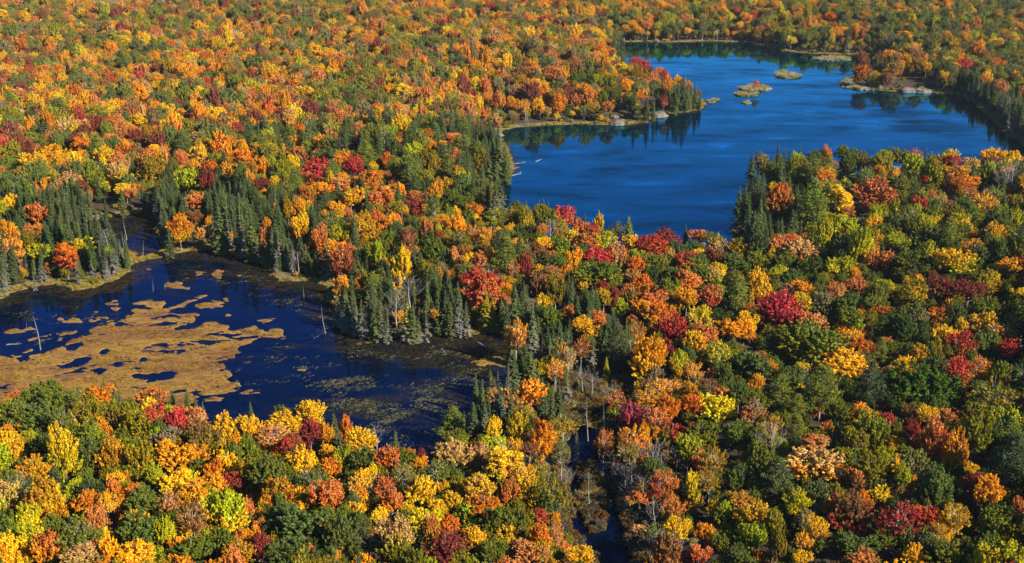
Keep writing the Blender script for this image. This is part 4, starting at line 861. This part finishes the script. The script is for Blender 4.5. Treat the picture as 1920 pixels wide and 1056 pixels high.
for li, (l, ph) in enumerate(lm_t):
    by = {}
    for t in rest:
        by.setdefault((t['d'], sector(t, l)), []).append((math.hypot(t['px'] - l['px'], t['py'] - l['py']), id(t), t))
    for (d, s), L_ in by.items():
        L_.sort(key=lambda q: q[0])
        for r, (dist, _, t) in enumerate(L_[:7]):
            if dist < 750: cand.append((dist * (1 + .6 * r), d, s, ph, r, t))
cand.sort(key=lambda c: c[0])
for _, d, s, ph, r, t in cand:
    if not t.get('label'):
        t['label'] = '%s, %s such one %s %s' % (d, ORD[r], s, ph)
        if len(t['label'].split()) > 16: t['label'] = '%s, %s one %s %s' % (d, ORD[r], s, ph)
        if len(t['label'].split()) > 16: t['label'] = '%s, %s %s %s' % (d, ORD[r], s, ph)
        if len(t['label'].split()) > 16: t['label'] = '%s, %s %s %s' % (d, ORD[r], s, ph.replace('the ', ''))
miss = 0
for t in rest:
    if not t.get('label'):
        miss += 1
        # only look-alikes crowded together are left: they share a label through their group
        lm = min(lm_t, key=lambda l: math.hypot(l[0]['px'] - t['px'], l[0]['py'] - t['py']))
        t['label'] = 'one of the look-alike %ss crowded together near %s' % (t['d'], lm[1]); t['grp'] = 'look-alike %ss near %s' % (t['d'], lm[1].replace('the ', '', 1))
print('labels shared', miss)
GROUPS = {'broad': 'broadleaf trees of the autumn forest', 'spruce': 'spruces of the forest and the banks', 'pine': 'pines scattered through the forest', 'bare': 'leafless trees', 'dead': 'dead trunks on the banks and in the water'}
masters = {}
def make_tree(key, kind):
    """the first of a kind: an Empty at the foot with its parts"""
    p = protos[key]; nm = NAMES[kind]
    root = bpy.data.objects.new(nm[0], None); root.empty_display_size = .5
    parts = []
    if p.crown: parts.append(bpy.data.objects.new(nm[1], p.crown))
    parts.append(bpy.data.objects.new(nm[2], p.trunk))
    for q in parts: q.parent = root
    return root, parts
for t in single:
    kind = t['kind']; key = t['key']; (sx, sy, sz), zc = scales(t)
    if kind in ('bare', 'dead'):
        o = bpy.data.objects.new(NAMES[kind][0], protos[key].trunk); col.objects.link(o)
        o.scale = (sx * (1.25 if kind == 'bare' else 1.1), sy * (1.25 if kind == 'bare' else 1.1), sz); o.location = (t['x'], t['y'], t['g'] - .1)
        o.rotation_euler = (rnd2.uniform(-.1, .1) * (kind == 'dead'), rnd2.uniform(-.13, .1) * (kind == 'dead'), t['rot'])
        tag(o, t['label'], NAMES[kind][3], t.get('grp') or GROUPS[kind]); continue
    if key not in masters:
        root, parts = make_tree(key, kind); masters[key] = (root, parts)
    else:
        r0, p0 = masters[key]; root = r0.copy(); parts = []
        for q in p0:
            c = q.copy(); c.parent = root; parts.append(c)
    col.objects.link(root)
    root.location = (t['x'], t['y'], t['g'] - .05); root.rotation_euler = (0, 0, t['rot'])
    for q in parts:
        col.objects.link(q); q.location = (0, 0, zc); q.scale = (sx, sy, sz)
        if q.data == protos[key].trunk and kind == 'broad':
            q.scale = (sx, sy, max(sz, (zc + .15) / protos[key].bole) if False else sz)
            # lengthen the bole so that it reaches the ground
            q.scale[2] = sz; need = (zc + .1) / (protos[key].bole * sz)
            if need > 1: q.scale[2] = sz * need; 
        if q.data == protos[key].crown:
            q['tintA'] = t['tA']; q['tintB'] = t['tB']
    tag(root, t['label'], NAMES[kind][3], t.get('grp') or GROUPS[kind])

# ------------------------------------------------------------------ everything past the first 300 of a kind: one object each, leaves and all
def stuff_object(name, keys, rows, label, cat='forest'):
    """rows: (key, x, y, z, rot, sx, sy, sz, tintA, tintB)"""
    if not rows: return
    n = len(rows)
    loc = np.array([r[1:4] for r in rows], np.float32)
    me = bpy.data.meshes.new(name); me.vertices.add(n); me.vertices.foreach_set('co', loc.ravel())
    for nm, typ, val in (('idx', 'INT', [keys.index(r[0]) for r in rows]), ('rot', 'FLOAT_VECTOR', [(0, 0, r[4]) for r in rows]), ('scl', 'FLOAT_VECTOR', [r[5:8] for r in rows]),
                         ('tintA', 'FLOAT_VECTOR', [r[8] for r in rows]), ('tintB', 'FLOAT_VECTOR', [r[9] for r in rows])):
        a = me.attributes.new(nm, typ, 'POINT'); a.data.foreach_set('value' if typ == 'INT' else 'vector', np.asarray(val, np.int32 if typ == 'INT' else np.float32).ravel())
    o = link(name, me); tag(o, label, cat, kind='stuff')
    ng = bpy.data.node_groups.new(name + '_scatter', 'GeometryNodeTree')
    ng.interface.new_socket('Geometry', in_out='INPUT', socket_type='NodeSocketGeometry'); ng.interface.new_socket('Geometry', in_out='OUTPUT', socket_type='NodeSocketGeometry')
    gi, go = ng.nodes.new('NodeGroupInput'), ng.nodes.new('NodeGroupOutput'); L = ng.links
    jn = ng.nodes.new('GeometryNodeJoinGeometry')
    for k in reversed(keys):
        po = bpy.data.objects.new('source_' + protos[k].whole.name, protos[k].whole)
        oi = ng.nodes.new('GeometryNodeObjectInfo'); oi.inputs['Object'].default_value = po
        gt = ng.nodes.new('GeometryNodeGeometryToInstance'); L.new(oi.outputs['Geometry'], gt.inputs[0]); L.new(gt.outputs[0], jn.inputs[0])
    mp_ = ng.nodes.new('GeometryNodeMeshToPoints'); L.new(gi.outputs[0], mp_.inputs[0])
    ip = ng.nodes.new('GeometryNodeInstanceOnPoints'); L.new(mp_.outputs[0], ip.inputs['Points']); L.new(jn.outputs[0], ip.inputs['Instance']); ip.inputs['Pick Instance'].default_value = True
    def na(nm, typ):
        q = ng.nodes.new('GeometryNodeInputNamedAttribute'); q.data_type = typ; q.inputs['Name'].default_value = nm
        return [s for s in q.outputs if s.enabled and s.name == 'Attribute'][0]
    L.new(na('idx', 'INT'), ip.inputs['Instance Index']); L.new(na('rot', 'FLOAT_VECTOR'), ip.inputs['Rotation']); L.new(na('scl', 'FLOAT_VECTOR'), ip.inputs['Scale'])
    L.new(ip.outputs[0], go.inputs[0])
    md = o.modifiers.new('scatter', 'NODES'); md.node_group = ng
    return o
def rows_of(kind):
    out = []
    for t in allt:
        if t['kind'] != kind or t.get('single'): continue
        (sx, sy, sz), zc = scales(t)
        out.append((t['key'], t['x'], t['y'], t['g'] + zc - .05, t['rot'], sx, sy, sz, t['tA'], t['tB']))
    return out
def keys_of(codes): return [k for c in codes for k in variants[c]]
stuff_object('far_broadleaf_forest', keys_of('rofcwl'), rows_of('broad'), 'red, orange, gold and green broadleaf forest spreading behind and between the single trees')
stuff_object('far_spruce_forest', keys_of('sg'), rows_of('spruce'), 'dark narrow spruces filling the gaps of the forest and the shores')
stuff_object('far_pine_forest', keys_of('p'), rows_of('pine'), 'olive shaggy pines scattered through the farther forest')
stuff_object('far_bare_forest', keys_of('bd'), rows_of('bare') + rows_of('dead'), 'grey leafless trees scattered through the farther forest')
# undergrowth and marsh grass
und = []
n = 13000; d_ = rng.uniform(170, 1000, n) ; ux = rng.uniform(-1, 1, n) * (.44 * d_ + 30)
w_ = water_sd(ux, d_); m_ = marsh_sd(ux, d_); gg = ground_h(ux, d_, w_)
for x, y, w, mm, g in zip(ux, d_, w_, m_, gg):
    if w > -1.2 or mm > 2 and rnd.random() < .85: continue
    if w < -9 and rnd.random() < .5: continue
    s = rnd.uniform(.5, 1.3); A = rnd.choice('tttbeekavo') if w > -9 else rnd.choice('vveebtG')
    und.append((rnd.choice(variants['u']), x, y, g + s * .6, rnd.uniform(0, 6), s * 1.1, s * 1.1, s, tint(A), tint(rnd.choice('tbe'))))
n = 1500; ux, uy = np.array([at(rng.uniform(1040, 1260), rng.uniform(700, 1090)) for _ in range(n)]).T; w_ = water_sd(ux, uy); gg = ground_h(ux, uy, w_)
for x, y, w, g in zip(ux, uy, w_, gg):                      # brush along the creek, tints darkened to paint in the gully's shade
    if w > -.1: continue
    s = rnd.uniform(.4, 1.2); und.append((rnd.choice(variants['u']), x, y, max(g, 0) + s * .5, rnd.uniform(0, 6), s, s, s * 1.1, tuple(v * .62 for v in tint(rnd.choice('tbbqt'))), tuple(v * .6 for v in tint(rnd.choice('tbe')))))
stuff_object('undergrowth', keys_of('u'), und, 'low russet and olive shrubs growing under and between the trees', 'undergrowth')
gr = []
def grassy(x, y, z, s, pal):
    A = rnd.choice(pal); gr.append((rnd.choice(variants['t']), x, y, z, rnd.uniform(0, 6), s * rnd.uniform(.9, 1.5), s * rnd.uniform(.9, 1.5), s * rnd.uniform(.7, 1.2), GR[A], GR[rnd.choice('de')]))
GR = {'a': (.34, .24, .05), 'b': (.38, .27, .07), 'c': (.32, .30, .04), 'd': (.15, .095, .03), 'e': (.24, .13, .03), 'f': (.38, .20, .03), 'g': (.42, .27, .03), 'h': (.42, .33, .16)}
for mmi, mm in enumerate(MARSH[:5]):
    lo, hi = mm.min(0), mm.max(0); n = int((hi - lo).prod() * .9)
    x, y = rng.uniform(lo[0], hi[0], n), rng.uniform(lo[1], hi[1], n); w = water_sd(x, y); ok = (poly_sd(mm, x, y) > -.5) & (w < -.3); z = ground_h(x, y, w)
    for i in np.nonzero(ok)[0]:
        q = math.sin(x[i] / 2.3 + 2 * math.sin(y[i] / 3.1)) + math.sin(y[i] / 1.9)
        if q > -.9: grassy(x[i], y[i], z[i], .95 if mmi != 3 else .6, 'aabbce' if mmi != 3 else 'ccaaf')
for W_ in WATERS[:3]:
    for i in range(len(W_)):
        a, b_ = W_[i], W_[(i + 1) % len(W_)]; L = np.hypot(*(b_ - a)); n = int(L * 3.0)
        if a[1] < 150 : continue
        t = rng.uniform(0, 1, n); off = rng.normal(size=n) * 1.6; nn = np.array([-(b_ - a)[1], (b_ - a)[0]]) / max(L, 1e-6)
        x = a[0] + (b_ - a)[0] * t + nn[0] * off; y = a[1] + (b_ - a)[1] * t + nn[1] * off; w = water_sd(x, y); z = ground_h(x, y, w)
        for k in range(n):
            if -3.6 < w[k] < .25: grassy(x[k], y[k], z[k], rnd.uniform(.4, .75), 'aabcfe')

# ------------------------------------------------------------------ floating mats, islets, rocks
def blob(name, sdf, lo, hi, step, top, mat, z0=-.12, rough=.12, smooth=True):
    gx, gy = np.arange(lo[0], hi[0] + step, step), np.arange(lo[1], hi[1] + step, step)
    GX, GY = np.meshgrid(gx, gy); S = sdf(GX, GY)
    Z = z0 + (top - z0) * np.clip(S / (.45 + top * 1.2) + .25, 0, 1) ** .6 + np.where(S > .1, 1, 0) * wob(GX, GY, 1.1, rough) * np.clip(S, 0, 1)
    if mat is M_rock and 'islet' in name: Z = Z - np.clip(fb(GX, GY) * .5 + .1, -.3, .8)
    if mat is M_mat: Z = Z - np.clip(fb(GX, GY) * .17 + .02 - np.clip(S, 0, 6) * .014, 0, .35)
    n1, n0 = GX.shape; ii = np.arange(n0 * n1).reshape(n1, n0)
    q = np.stack([ii[:-1, :-1], ii[:-1, 1:], ii[1:, 1:], ii[1:, :-1]], -1).reshape(-1, 4)
    ok = (S > -.35).reshape(-1); q = q[ok[q].all(1)]
    if not len(q): return None
    used = np.unique(q); rm = np.full(n0 * n1, -1); rm[used] = np.arange(len(used))
    V = np.stack([GX, GY, Z], -1).reshape(-1, 3)[used]; c = np.array([V[:, 0].mean(), V[:, 1].mean(), 0]); nv = len(V)
    # closed underside
    Fq = rm[q]; E = {}
    for f in Fq:
        for a, b in zip(f, np.roll(f, -1)): E[(a, b)] = E.get((a, b), 0) + 1
    side = np.array([[b, a, a + nv, b + nv] for (a, b) in E if (b, a) not in E])
    Vb = V.copy(); Vb[:, 2] = z0 - .3
    me = mesh_np(name, np.concatenate([V, Vb]) - c, [np.concatenate([Fq, Fq[:, ::-1] + nv]), side], [mat], smooth=smooth)
    return link(name, me, loc=c)
def fb(x, y): return wob(x + .4 * y, y * 1.7, .7, .5, 2) + wob(x * .6, y * 1.6 - .3 * x, 1.5, .8, 5) + wob(x * .5 + y * .3, y * 1.3, 3.7, 1.0, 9)
def jag(x, y): return wob(x, y, 1.3, .7, 1) + wob(x, y, .55, .35, 4) + wob(x, y, 3.4, .9, 7)
BIGM = P('-90,668 0,666 43,662 60,657 43,670 70,664 83,662 100,657 113,645 140,635 160,629 180,612 207,605 230,614 222,600 240,595 260,585 300,580 308,592 337,586 377,590 367,605 333,615 330,621 370,615 377,607 400,604 437,609 440,619 457,615 480,607 492,612 483,635 467,645 447,654 455,660 440,675 430,682 433,699 430,711 452,727 437,740 413,751 383,753 366,746 330,775 200,785 100,790 -90,800')
HOLES = [P('138,687 143,677 162,673 160,682 147,689'), P('200,685 213,677 237,673 233,685 220,688'), P('246,702 277,698 327,693 328,702 317,709 283,716 253,709'), P('170,695 190,690 200,690 186,700'),
         P('190,658 198,655 204,658 197,662'), P('306,647 312,645 315,648 309,650'), P('340,657 346,655 348,658 342,660'), P('262,675 268,673 270,677 263,678'), P('380,641 388,639 390,642 383,643'), P('36,672 52,668 55,674 40,679'), P('128,650 150,640 156,646 135,656')]
def big_sd(x, y):
    d = poly_sd(BIGM, x, y)
    for h in HOLES: d = np.minimum(d, -poly_sd(h, x, y))
    return d + jag(x, y) * 1.1
o = blob('floating_mat', big_sd, BIGM.min(0) - 1, BIGM.max(0) + 1, .42, .13, M_mat, rough=.06)
tag(o, 'huge golden-brown floating bog mat with dark pools covering the left of the pond', 'floating mat', 'golden bog mats floating on the pond')
MATS = [  # outline in photo pixels, label
 ('307,579 330,572 353,559 383,555 367,565 353,574 333,582 313,583', 'long golden mat slanting up to the right beyond the huge mat'),
 ('357,574 377,569 400,562 430,557 433,565 413,574 387,577 370,585 366,578', 'golden mat with a broad left end, rightmost of the long pair beyond the huge mat'),
 ('250,569 283,562 313,564 310,572 297,579 280,575 253,574', 'golden mat left of the long slanting pair beyond the huge mat')]
ELL = [(213, 569, 26, 10, 0, 'oval golden mat left of the largest group, upper of a close pair'), (217, 579, 22, 9, 0, 'oval golden mat left of the largest group, lower of a close pair'), (260, 583, 28, 9, 0, 'flat mat touching the top of the huge mat'),
       (138, 602, 34, 10, 0, 'oval mat alone on open water upper left of the huge mat'), (113, 598, 12, 5, 0, 'tiny mat just left of the oval one on the left water'), (25, 621, 32, 8, -.05, 'narrow mat nearest to the left edge of the picture'),
       (57, 616, 20, 7, 0, 'small mat beside the tall dead snag on the left'), (195, 601, 62, 12, 0, 'long flat mat just above the huge mat'), (373, 513, 24, 9, 0, 'mat in the dark reflection under the far bank, left of two'), (407, 516, 18, 16, 0, 'thick mat in the dark reflection under the far bank, right of two'),
       (322, 532, 34, 9, -.08, 'long mat in the middle of the narrow blue channel'), (333, 539, 24, 5, 0, 'thin strip mat right under the channel mat'), (350, 541, 13, 4, 0, 'tiny mat right of the thin strip in the channel'), (355, 523, 17, 4, 0, 'thin mat above the channel mat'),
       (448, 517, 10, 4, 0, 'tiny mat right of the thick one under the far bank'), (428, 591, 12, 5, 0, 'tiny mat alone on dark blue water right of the long pair'), (499, 601, 36, 9, -.12, 'narrow mat pointing right off the tip of the huge mat'),
       (514, 627, 42, 19, 0, 'rounded mat alone right of the huge mat tip'), (97, 633, 84, 14, -.18, 'long ragged mat beside the tall dead snag'), (112, 638, 16, 7, 0, 'small mat below the long ragged one'), (180, 585, 9, 3, 0, 'speck of a mat left of the flat ones'),
       (472, 735, 42, 10, 0, 'mat low in the pond, right of the huge mat and close to the near trees'), (278, 505, 9, 4, 0, 'reddish speck of a mat in the blue channel'), (565, 692, 22, 9, 0, 'pale speck of a mat far right of the huge mat'),
       (658, 646, 14, 5, 0, 'small mat by the corner of the spruce bank, left of three'), (673, 645, 10, 4, 0, 'small mat by the corner of the spruce bank, middle of three'), (692, 642, 13, 4, 0, 'small mat by the corner of the spruce bank, right of three'),
       (930, 680, 80, 24, .08, 'brown reedy mat around the pale boulder at the right end of the pond')]
def small_mat(outl, label, j=.5):
    c = outl.mean(0); r = np.abs(outl - c).max(); k = min(1, r / 5)
    o = blob('floating_mat', lambda x, y: poly_sd(outl, x, y) + jag(x, y) * j * 2.0 * k, outl.min(0) - 1.6, outl.max(0) + 1.6, .3 if r < 9 else .4, .11, M_mat, rough=.05)
    if o: tag(o, label, 'floating mat', 'golden bog mats floating on the pond')
    return outl
mats_done = [BIGM]
for s, lab in MATS: mats_done.append(small_mat(P(s), lab))
for x, y, w, h, a, lab in ELL:
    an = np.linspace(0, 2 * math.pi, 14, endpoint=False); r_ = 1 + .22 * np.sin(3 * an + x) + .1 * np.sin(5 * an + y)
    ex, ey = np.cos(an) * w / 2 * r_, np.sin(an) * h / 2 * r_
    mats_done.append(small_mat(np.array([at(x + q * math.cos(a) - p_ * math.sin(a), y + q * math.sin(a) + p_ * math.cos(a)) for q, p_ in zip(ex, ey)]), lab))
for k, mm in enumerate(mats_done):
    lo, hi = mm.min(0), mm.max(0); n = int((hi - lo).prod() * (1.5 if k == 0 else 1.2)); x, y = rng.uniform(lo[0], hi[0], n), rng.uniform(lo[1], hi[1], n)
    s = big_sd(x, y) if k == 0 else poly_sd(mm, x, y)
    for i in np.nonzero(s > .5)[0]:
        q = math.sin(x[i] / 5 + 2 * math.sin(y[i] / 7)) * math.sin(y[i] / 4)
        if (q > -.2 or rnd.random() < .3) and fb(x[i], y[i]) < .6: grassy(x[i], y[i], .08, rnd.uniform(.16, .4), ('ffa', 'eed', 'ggf', 'fee')[int(2 + 1.9 * math.sin(x[i] / 9 + 2 * math.sin(y[i] / 6 + x[i] / 17)) * math.cos(y[i] / 5))])
def islet(px_outline, top, label, name='rocky_islet', cat='islet', mat=None):
    o_ = P(px_outline); 
    o = blob(name, lambda x, y: poly_sd(o_, x, y) - .5 + jag(x, y) * 1.3, o_.min(0) - 2, o_.max(0) + 2, .5, top, mat or M_rock, rough=.5)
    tag(o, label, cat, 'islets in the lake'); 
    lo, hi = o_.min(0), o_.max(0); n = int((hi - lo).prod() * 1.1); x, y = rng.uniform(lo[0], hi[0], n), rng.uniform(lo[1], hi[1], n); s = poly_sd(o_, x, y)
    for i in np.nonzero(s > .2)[0]:
        if rnd.random() < .65: grassy(x[i], y[i], top * .65, rnd.uniform(.5, .9), 'hhabc')
islet('1382,166 1398,162 1412,160 1440,163 1446,168 1430,172 1412,172 1395,171', .7, 'far half of the double rocky islet in mid lake, with a small red tree')
islet('1374,177 1385,172 1405,173 1424,175 1418,181 1395,181 1380,180', .6, 'near half of the double rocky islet in mid lake')
islet('1450,139 1468,134 1490,139 1507,144 1495,147 1470,147 1455,144', .9, 'grassy low islet standing alone right of the double islet')
islet('1522,111 1542,107.5 1566,106 1588,108 1600,111 1580,114.5 1550,114.5 1530,113.5', .8, 'long flat grassy islet close to the far shore')
islet('1392,193 1402,190 1406,193 1399,196', .3, 'tiny bare rock just in front of the double islet')
islet('1324,188 1336,185 1350,188 1342,192 1328,193', .3, 'flat grassy rock off the tip of the wooded peninsula')
islet('1574,158 1585,150 1604,152 1640,158 1656,164 1648,170 1610,169 1582,164', 1.0, 'rocky ledge with a rust-coloured tree on the right of the lake', 'rocky_ledge', 'ledge')
pad = []
for bx_, by_, rx, ry, k_ in [(760, 790, 100, 32, 500), (690, 755, 90, 24, 420), (820, 742, 80, 26, 420), (655, 715, 70, 18, 260), (620, 600, 26, 34, 130), (560, 560, 60, 16, 120), (570, 700, 80, 30, 120), (600, 800, 80, 26, 160), (860, 700, 60, 14, 160), (420, 520, 90, 16, 120), (120, 590, 110, 18, 90), (520, 660, 60, 50, 70), (780, 660, 140, 16, 320), (470, 700, 40, 30, 60)]:
    for _ in range(int(k_ * .36)):
        px, py = rnd.gauss(bx_, rx * .55), rnd.gauss(by_, ry * .55); x, y = at(px, py)
        if math.sin(x / 3.1 + 2 * math.sin(y / 4.7)) + math.sin(y / 2.3) < -.2: continue
        pad.append((rnd.choice(variants['y']), x, y, .01, rnd.uniform(-.3, .3), rnd.uniform(.7, 1.6), rnd.uniform(.7, 1.6), 1., rnd.choice(((.09, .075, .03), (.07, .075, .03), (.15, .11, .05), (.05, .05, .025))), (.06, .05, .02)))
pad = [q for q, w in zip(pad, water_sd([q[1] for q in pad], [q[2] for q in pad])) if w > .6]
stuff_object('floating_leaves', keys_of('y'), pad, 'scattered pond weed and lily leaves floating on the dark pond', 'pond weed')
stuff_object('marsh_grass', keys_of('t'), gr, 'golden and olive marsh grass along the water and on the floating mats', 'grass')
def rock_mesh(seed, sub=4):
    import bmesh
    bm = bmesh.new(); bmesh.ops.create_icosphere(bm, subdivisions=sub, radius=1); r_ = random.Random(seed); o1, o2 = r_.uniform(0, 9), r_.uniform(0, 9)
    pl = [(Vector((r_.gauss(0, 1), r_.gauss(0, 1), r_.gauss(.2, .6))).normalized(), r_.uniform(.62, .9)) for _ in range(9)]
    for v in bm.verts:
        p = v.co.copy()
        for n_, d_ in pl:
            e = p.dot(n_) - d_
            if e > 0: p -= n_ * e * .85
        p *= 1 + .06 * math.sin(p.x * 6 + o1) * math.sin(p.y * 7 + o2) + .03 * math.sin(p.z * 13 + o1)
        v.co = p
    me = bpy.data.meshes.new('rock'); bm.to_mesh(me); bm.free(); me.materials.append(M_rock)
    return me
for k, (px, py, w, h, lab) in enumerate([
    (893, 689, 15, 11, 'pale boulder on the reedy mat at the right end of the pond'), (1236, 209, 46, 26, 'long smooth grey rock slab behind the spruce on the wooded peninsula'), (1204, 203, 16, 14, 'small grey slab left of the shore spruce on the wooded peninsula'),
    (1160, 228, 40, 15, 'low rock on the peninsula shore, left of the long slab'), (1152, 217, 22, 12, 'rounded rock behind the low shore rock on the peninsula'), (928, 251, 38, 12, 'flat pale rock at the left corner of the lake'),
    (945, 254, 14, 6, 'small stone right of the flat pale rock at the left lake corner'), (1700, 163, 36, 26, 'left part of the big bare rock outcrop on the right lake shore'), (1730, 166, 40, 22, 'right part of the big bare rock outcrop on the right lake shore'),
    (1532, 78, 34, 16, 'grey rock outcrop among shrubs on the far lake shore'), (662, 349, 18, 10, 'pale rock lying in the gap of the forest below the crimson tree'), (836, 362, 22, 12, 'pale rock at the lake cove under the spruces'),
    (1612, 164, 16, 10, 'white rock on the ledge with the rust-coloured tree'), (182, 404, 30, 12, 'bare sandy rock on the far side of the small pond')]):
    x, y, g = on_ground(px, py + h * .3, 0); sc = proj(x, y, 0)[2]; o = link('rock', rock_mesh(k, 4), loc=(x, y, g))
    W = w / sc; Hh = h / sc * .8; o.scale = (W / 2 * .95, W / 2 * .8, max(Hh * .45, W * .17)); o.rotation_euler = (0, 0, k * 1.3); tag(o, lab, 'rock', 'rocks on the shores')
def log(p0, p1, r, lab, stubs=3):
    a = np.array([*at(*p0), .05]); b = np.array([*at(*p1), .12]); L = np.linalg.norm(b - a); ac = Acc(); c = (a + b) / 2
    t = np.linspace(0, 1, 6)[:, None]; ac.add(tube(a + (b - a) * t - c + np.sin(t * 7) * [0, .12, .03], r * (1.1 - .7 * t[:, 0]), 6)); g = np.random.default_rng(int(p0[0]))
    for _ in range(stubs):
        s = g.uniform(.4, 1); p = a + (b - a) * s - c; e = p + (b - a) / L * L * .12 + g.normal(size=3) * [.7, .7, .25] + [0, 0, .35]; ac.add(tube([p, e], [r * .4, r * .12], 4))
    V, Fc = ac.get(); tag(link('fallen_log', mesh_np('fallen_log', V, Fc, [M_dead], smooth=True), loc=c), lab, 'fallen log', 'fallen trunks lying in the water')
log((958, 309), (986, 304), .16, 'pale fallen trunk in the lake, upper one at the left shore')
log((1004, 304), (1015, 299), .18, 'short pale branch floating right of the fallen trunk in the lake')
log((955, 320), (973, 314), .13, 'pale fallen trunk in the lake, lower one at the left shore', 5)
log((960, 330), (978, 325), .22, 'branching fallen trunk in the lake nearest to the spruce cove', 6)
log((896, 643), (912, 652), .2, 'fallen trunk in the dark shallows above the pale boulder')
log((828, 655), (838, 666), .18, 'short slanting trunk in the shallows under the spruce bank')
log((12, 647), (42, 645), .15, 'thin branch floating near the left edge of the pond', 2)
log((505, 500), (522, 520), .3, 'leaning dead trunk at the far bank, left of the spruces', 2)
log((1376, 702), (1392, 712), .25, 'bleached fallen trunk between green trees right of the creek', 4)
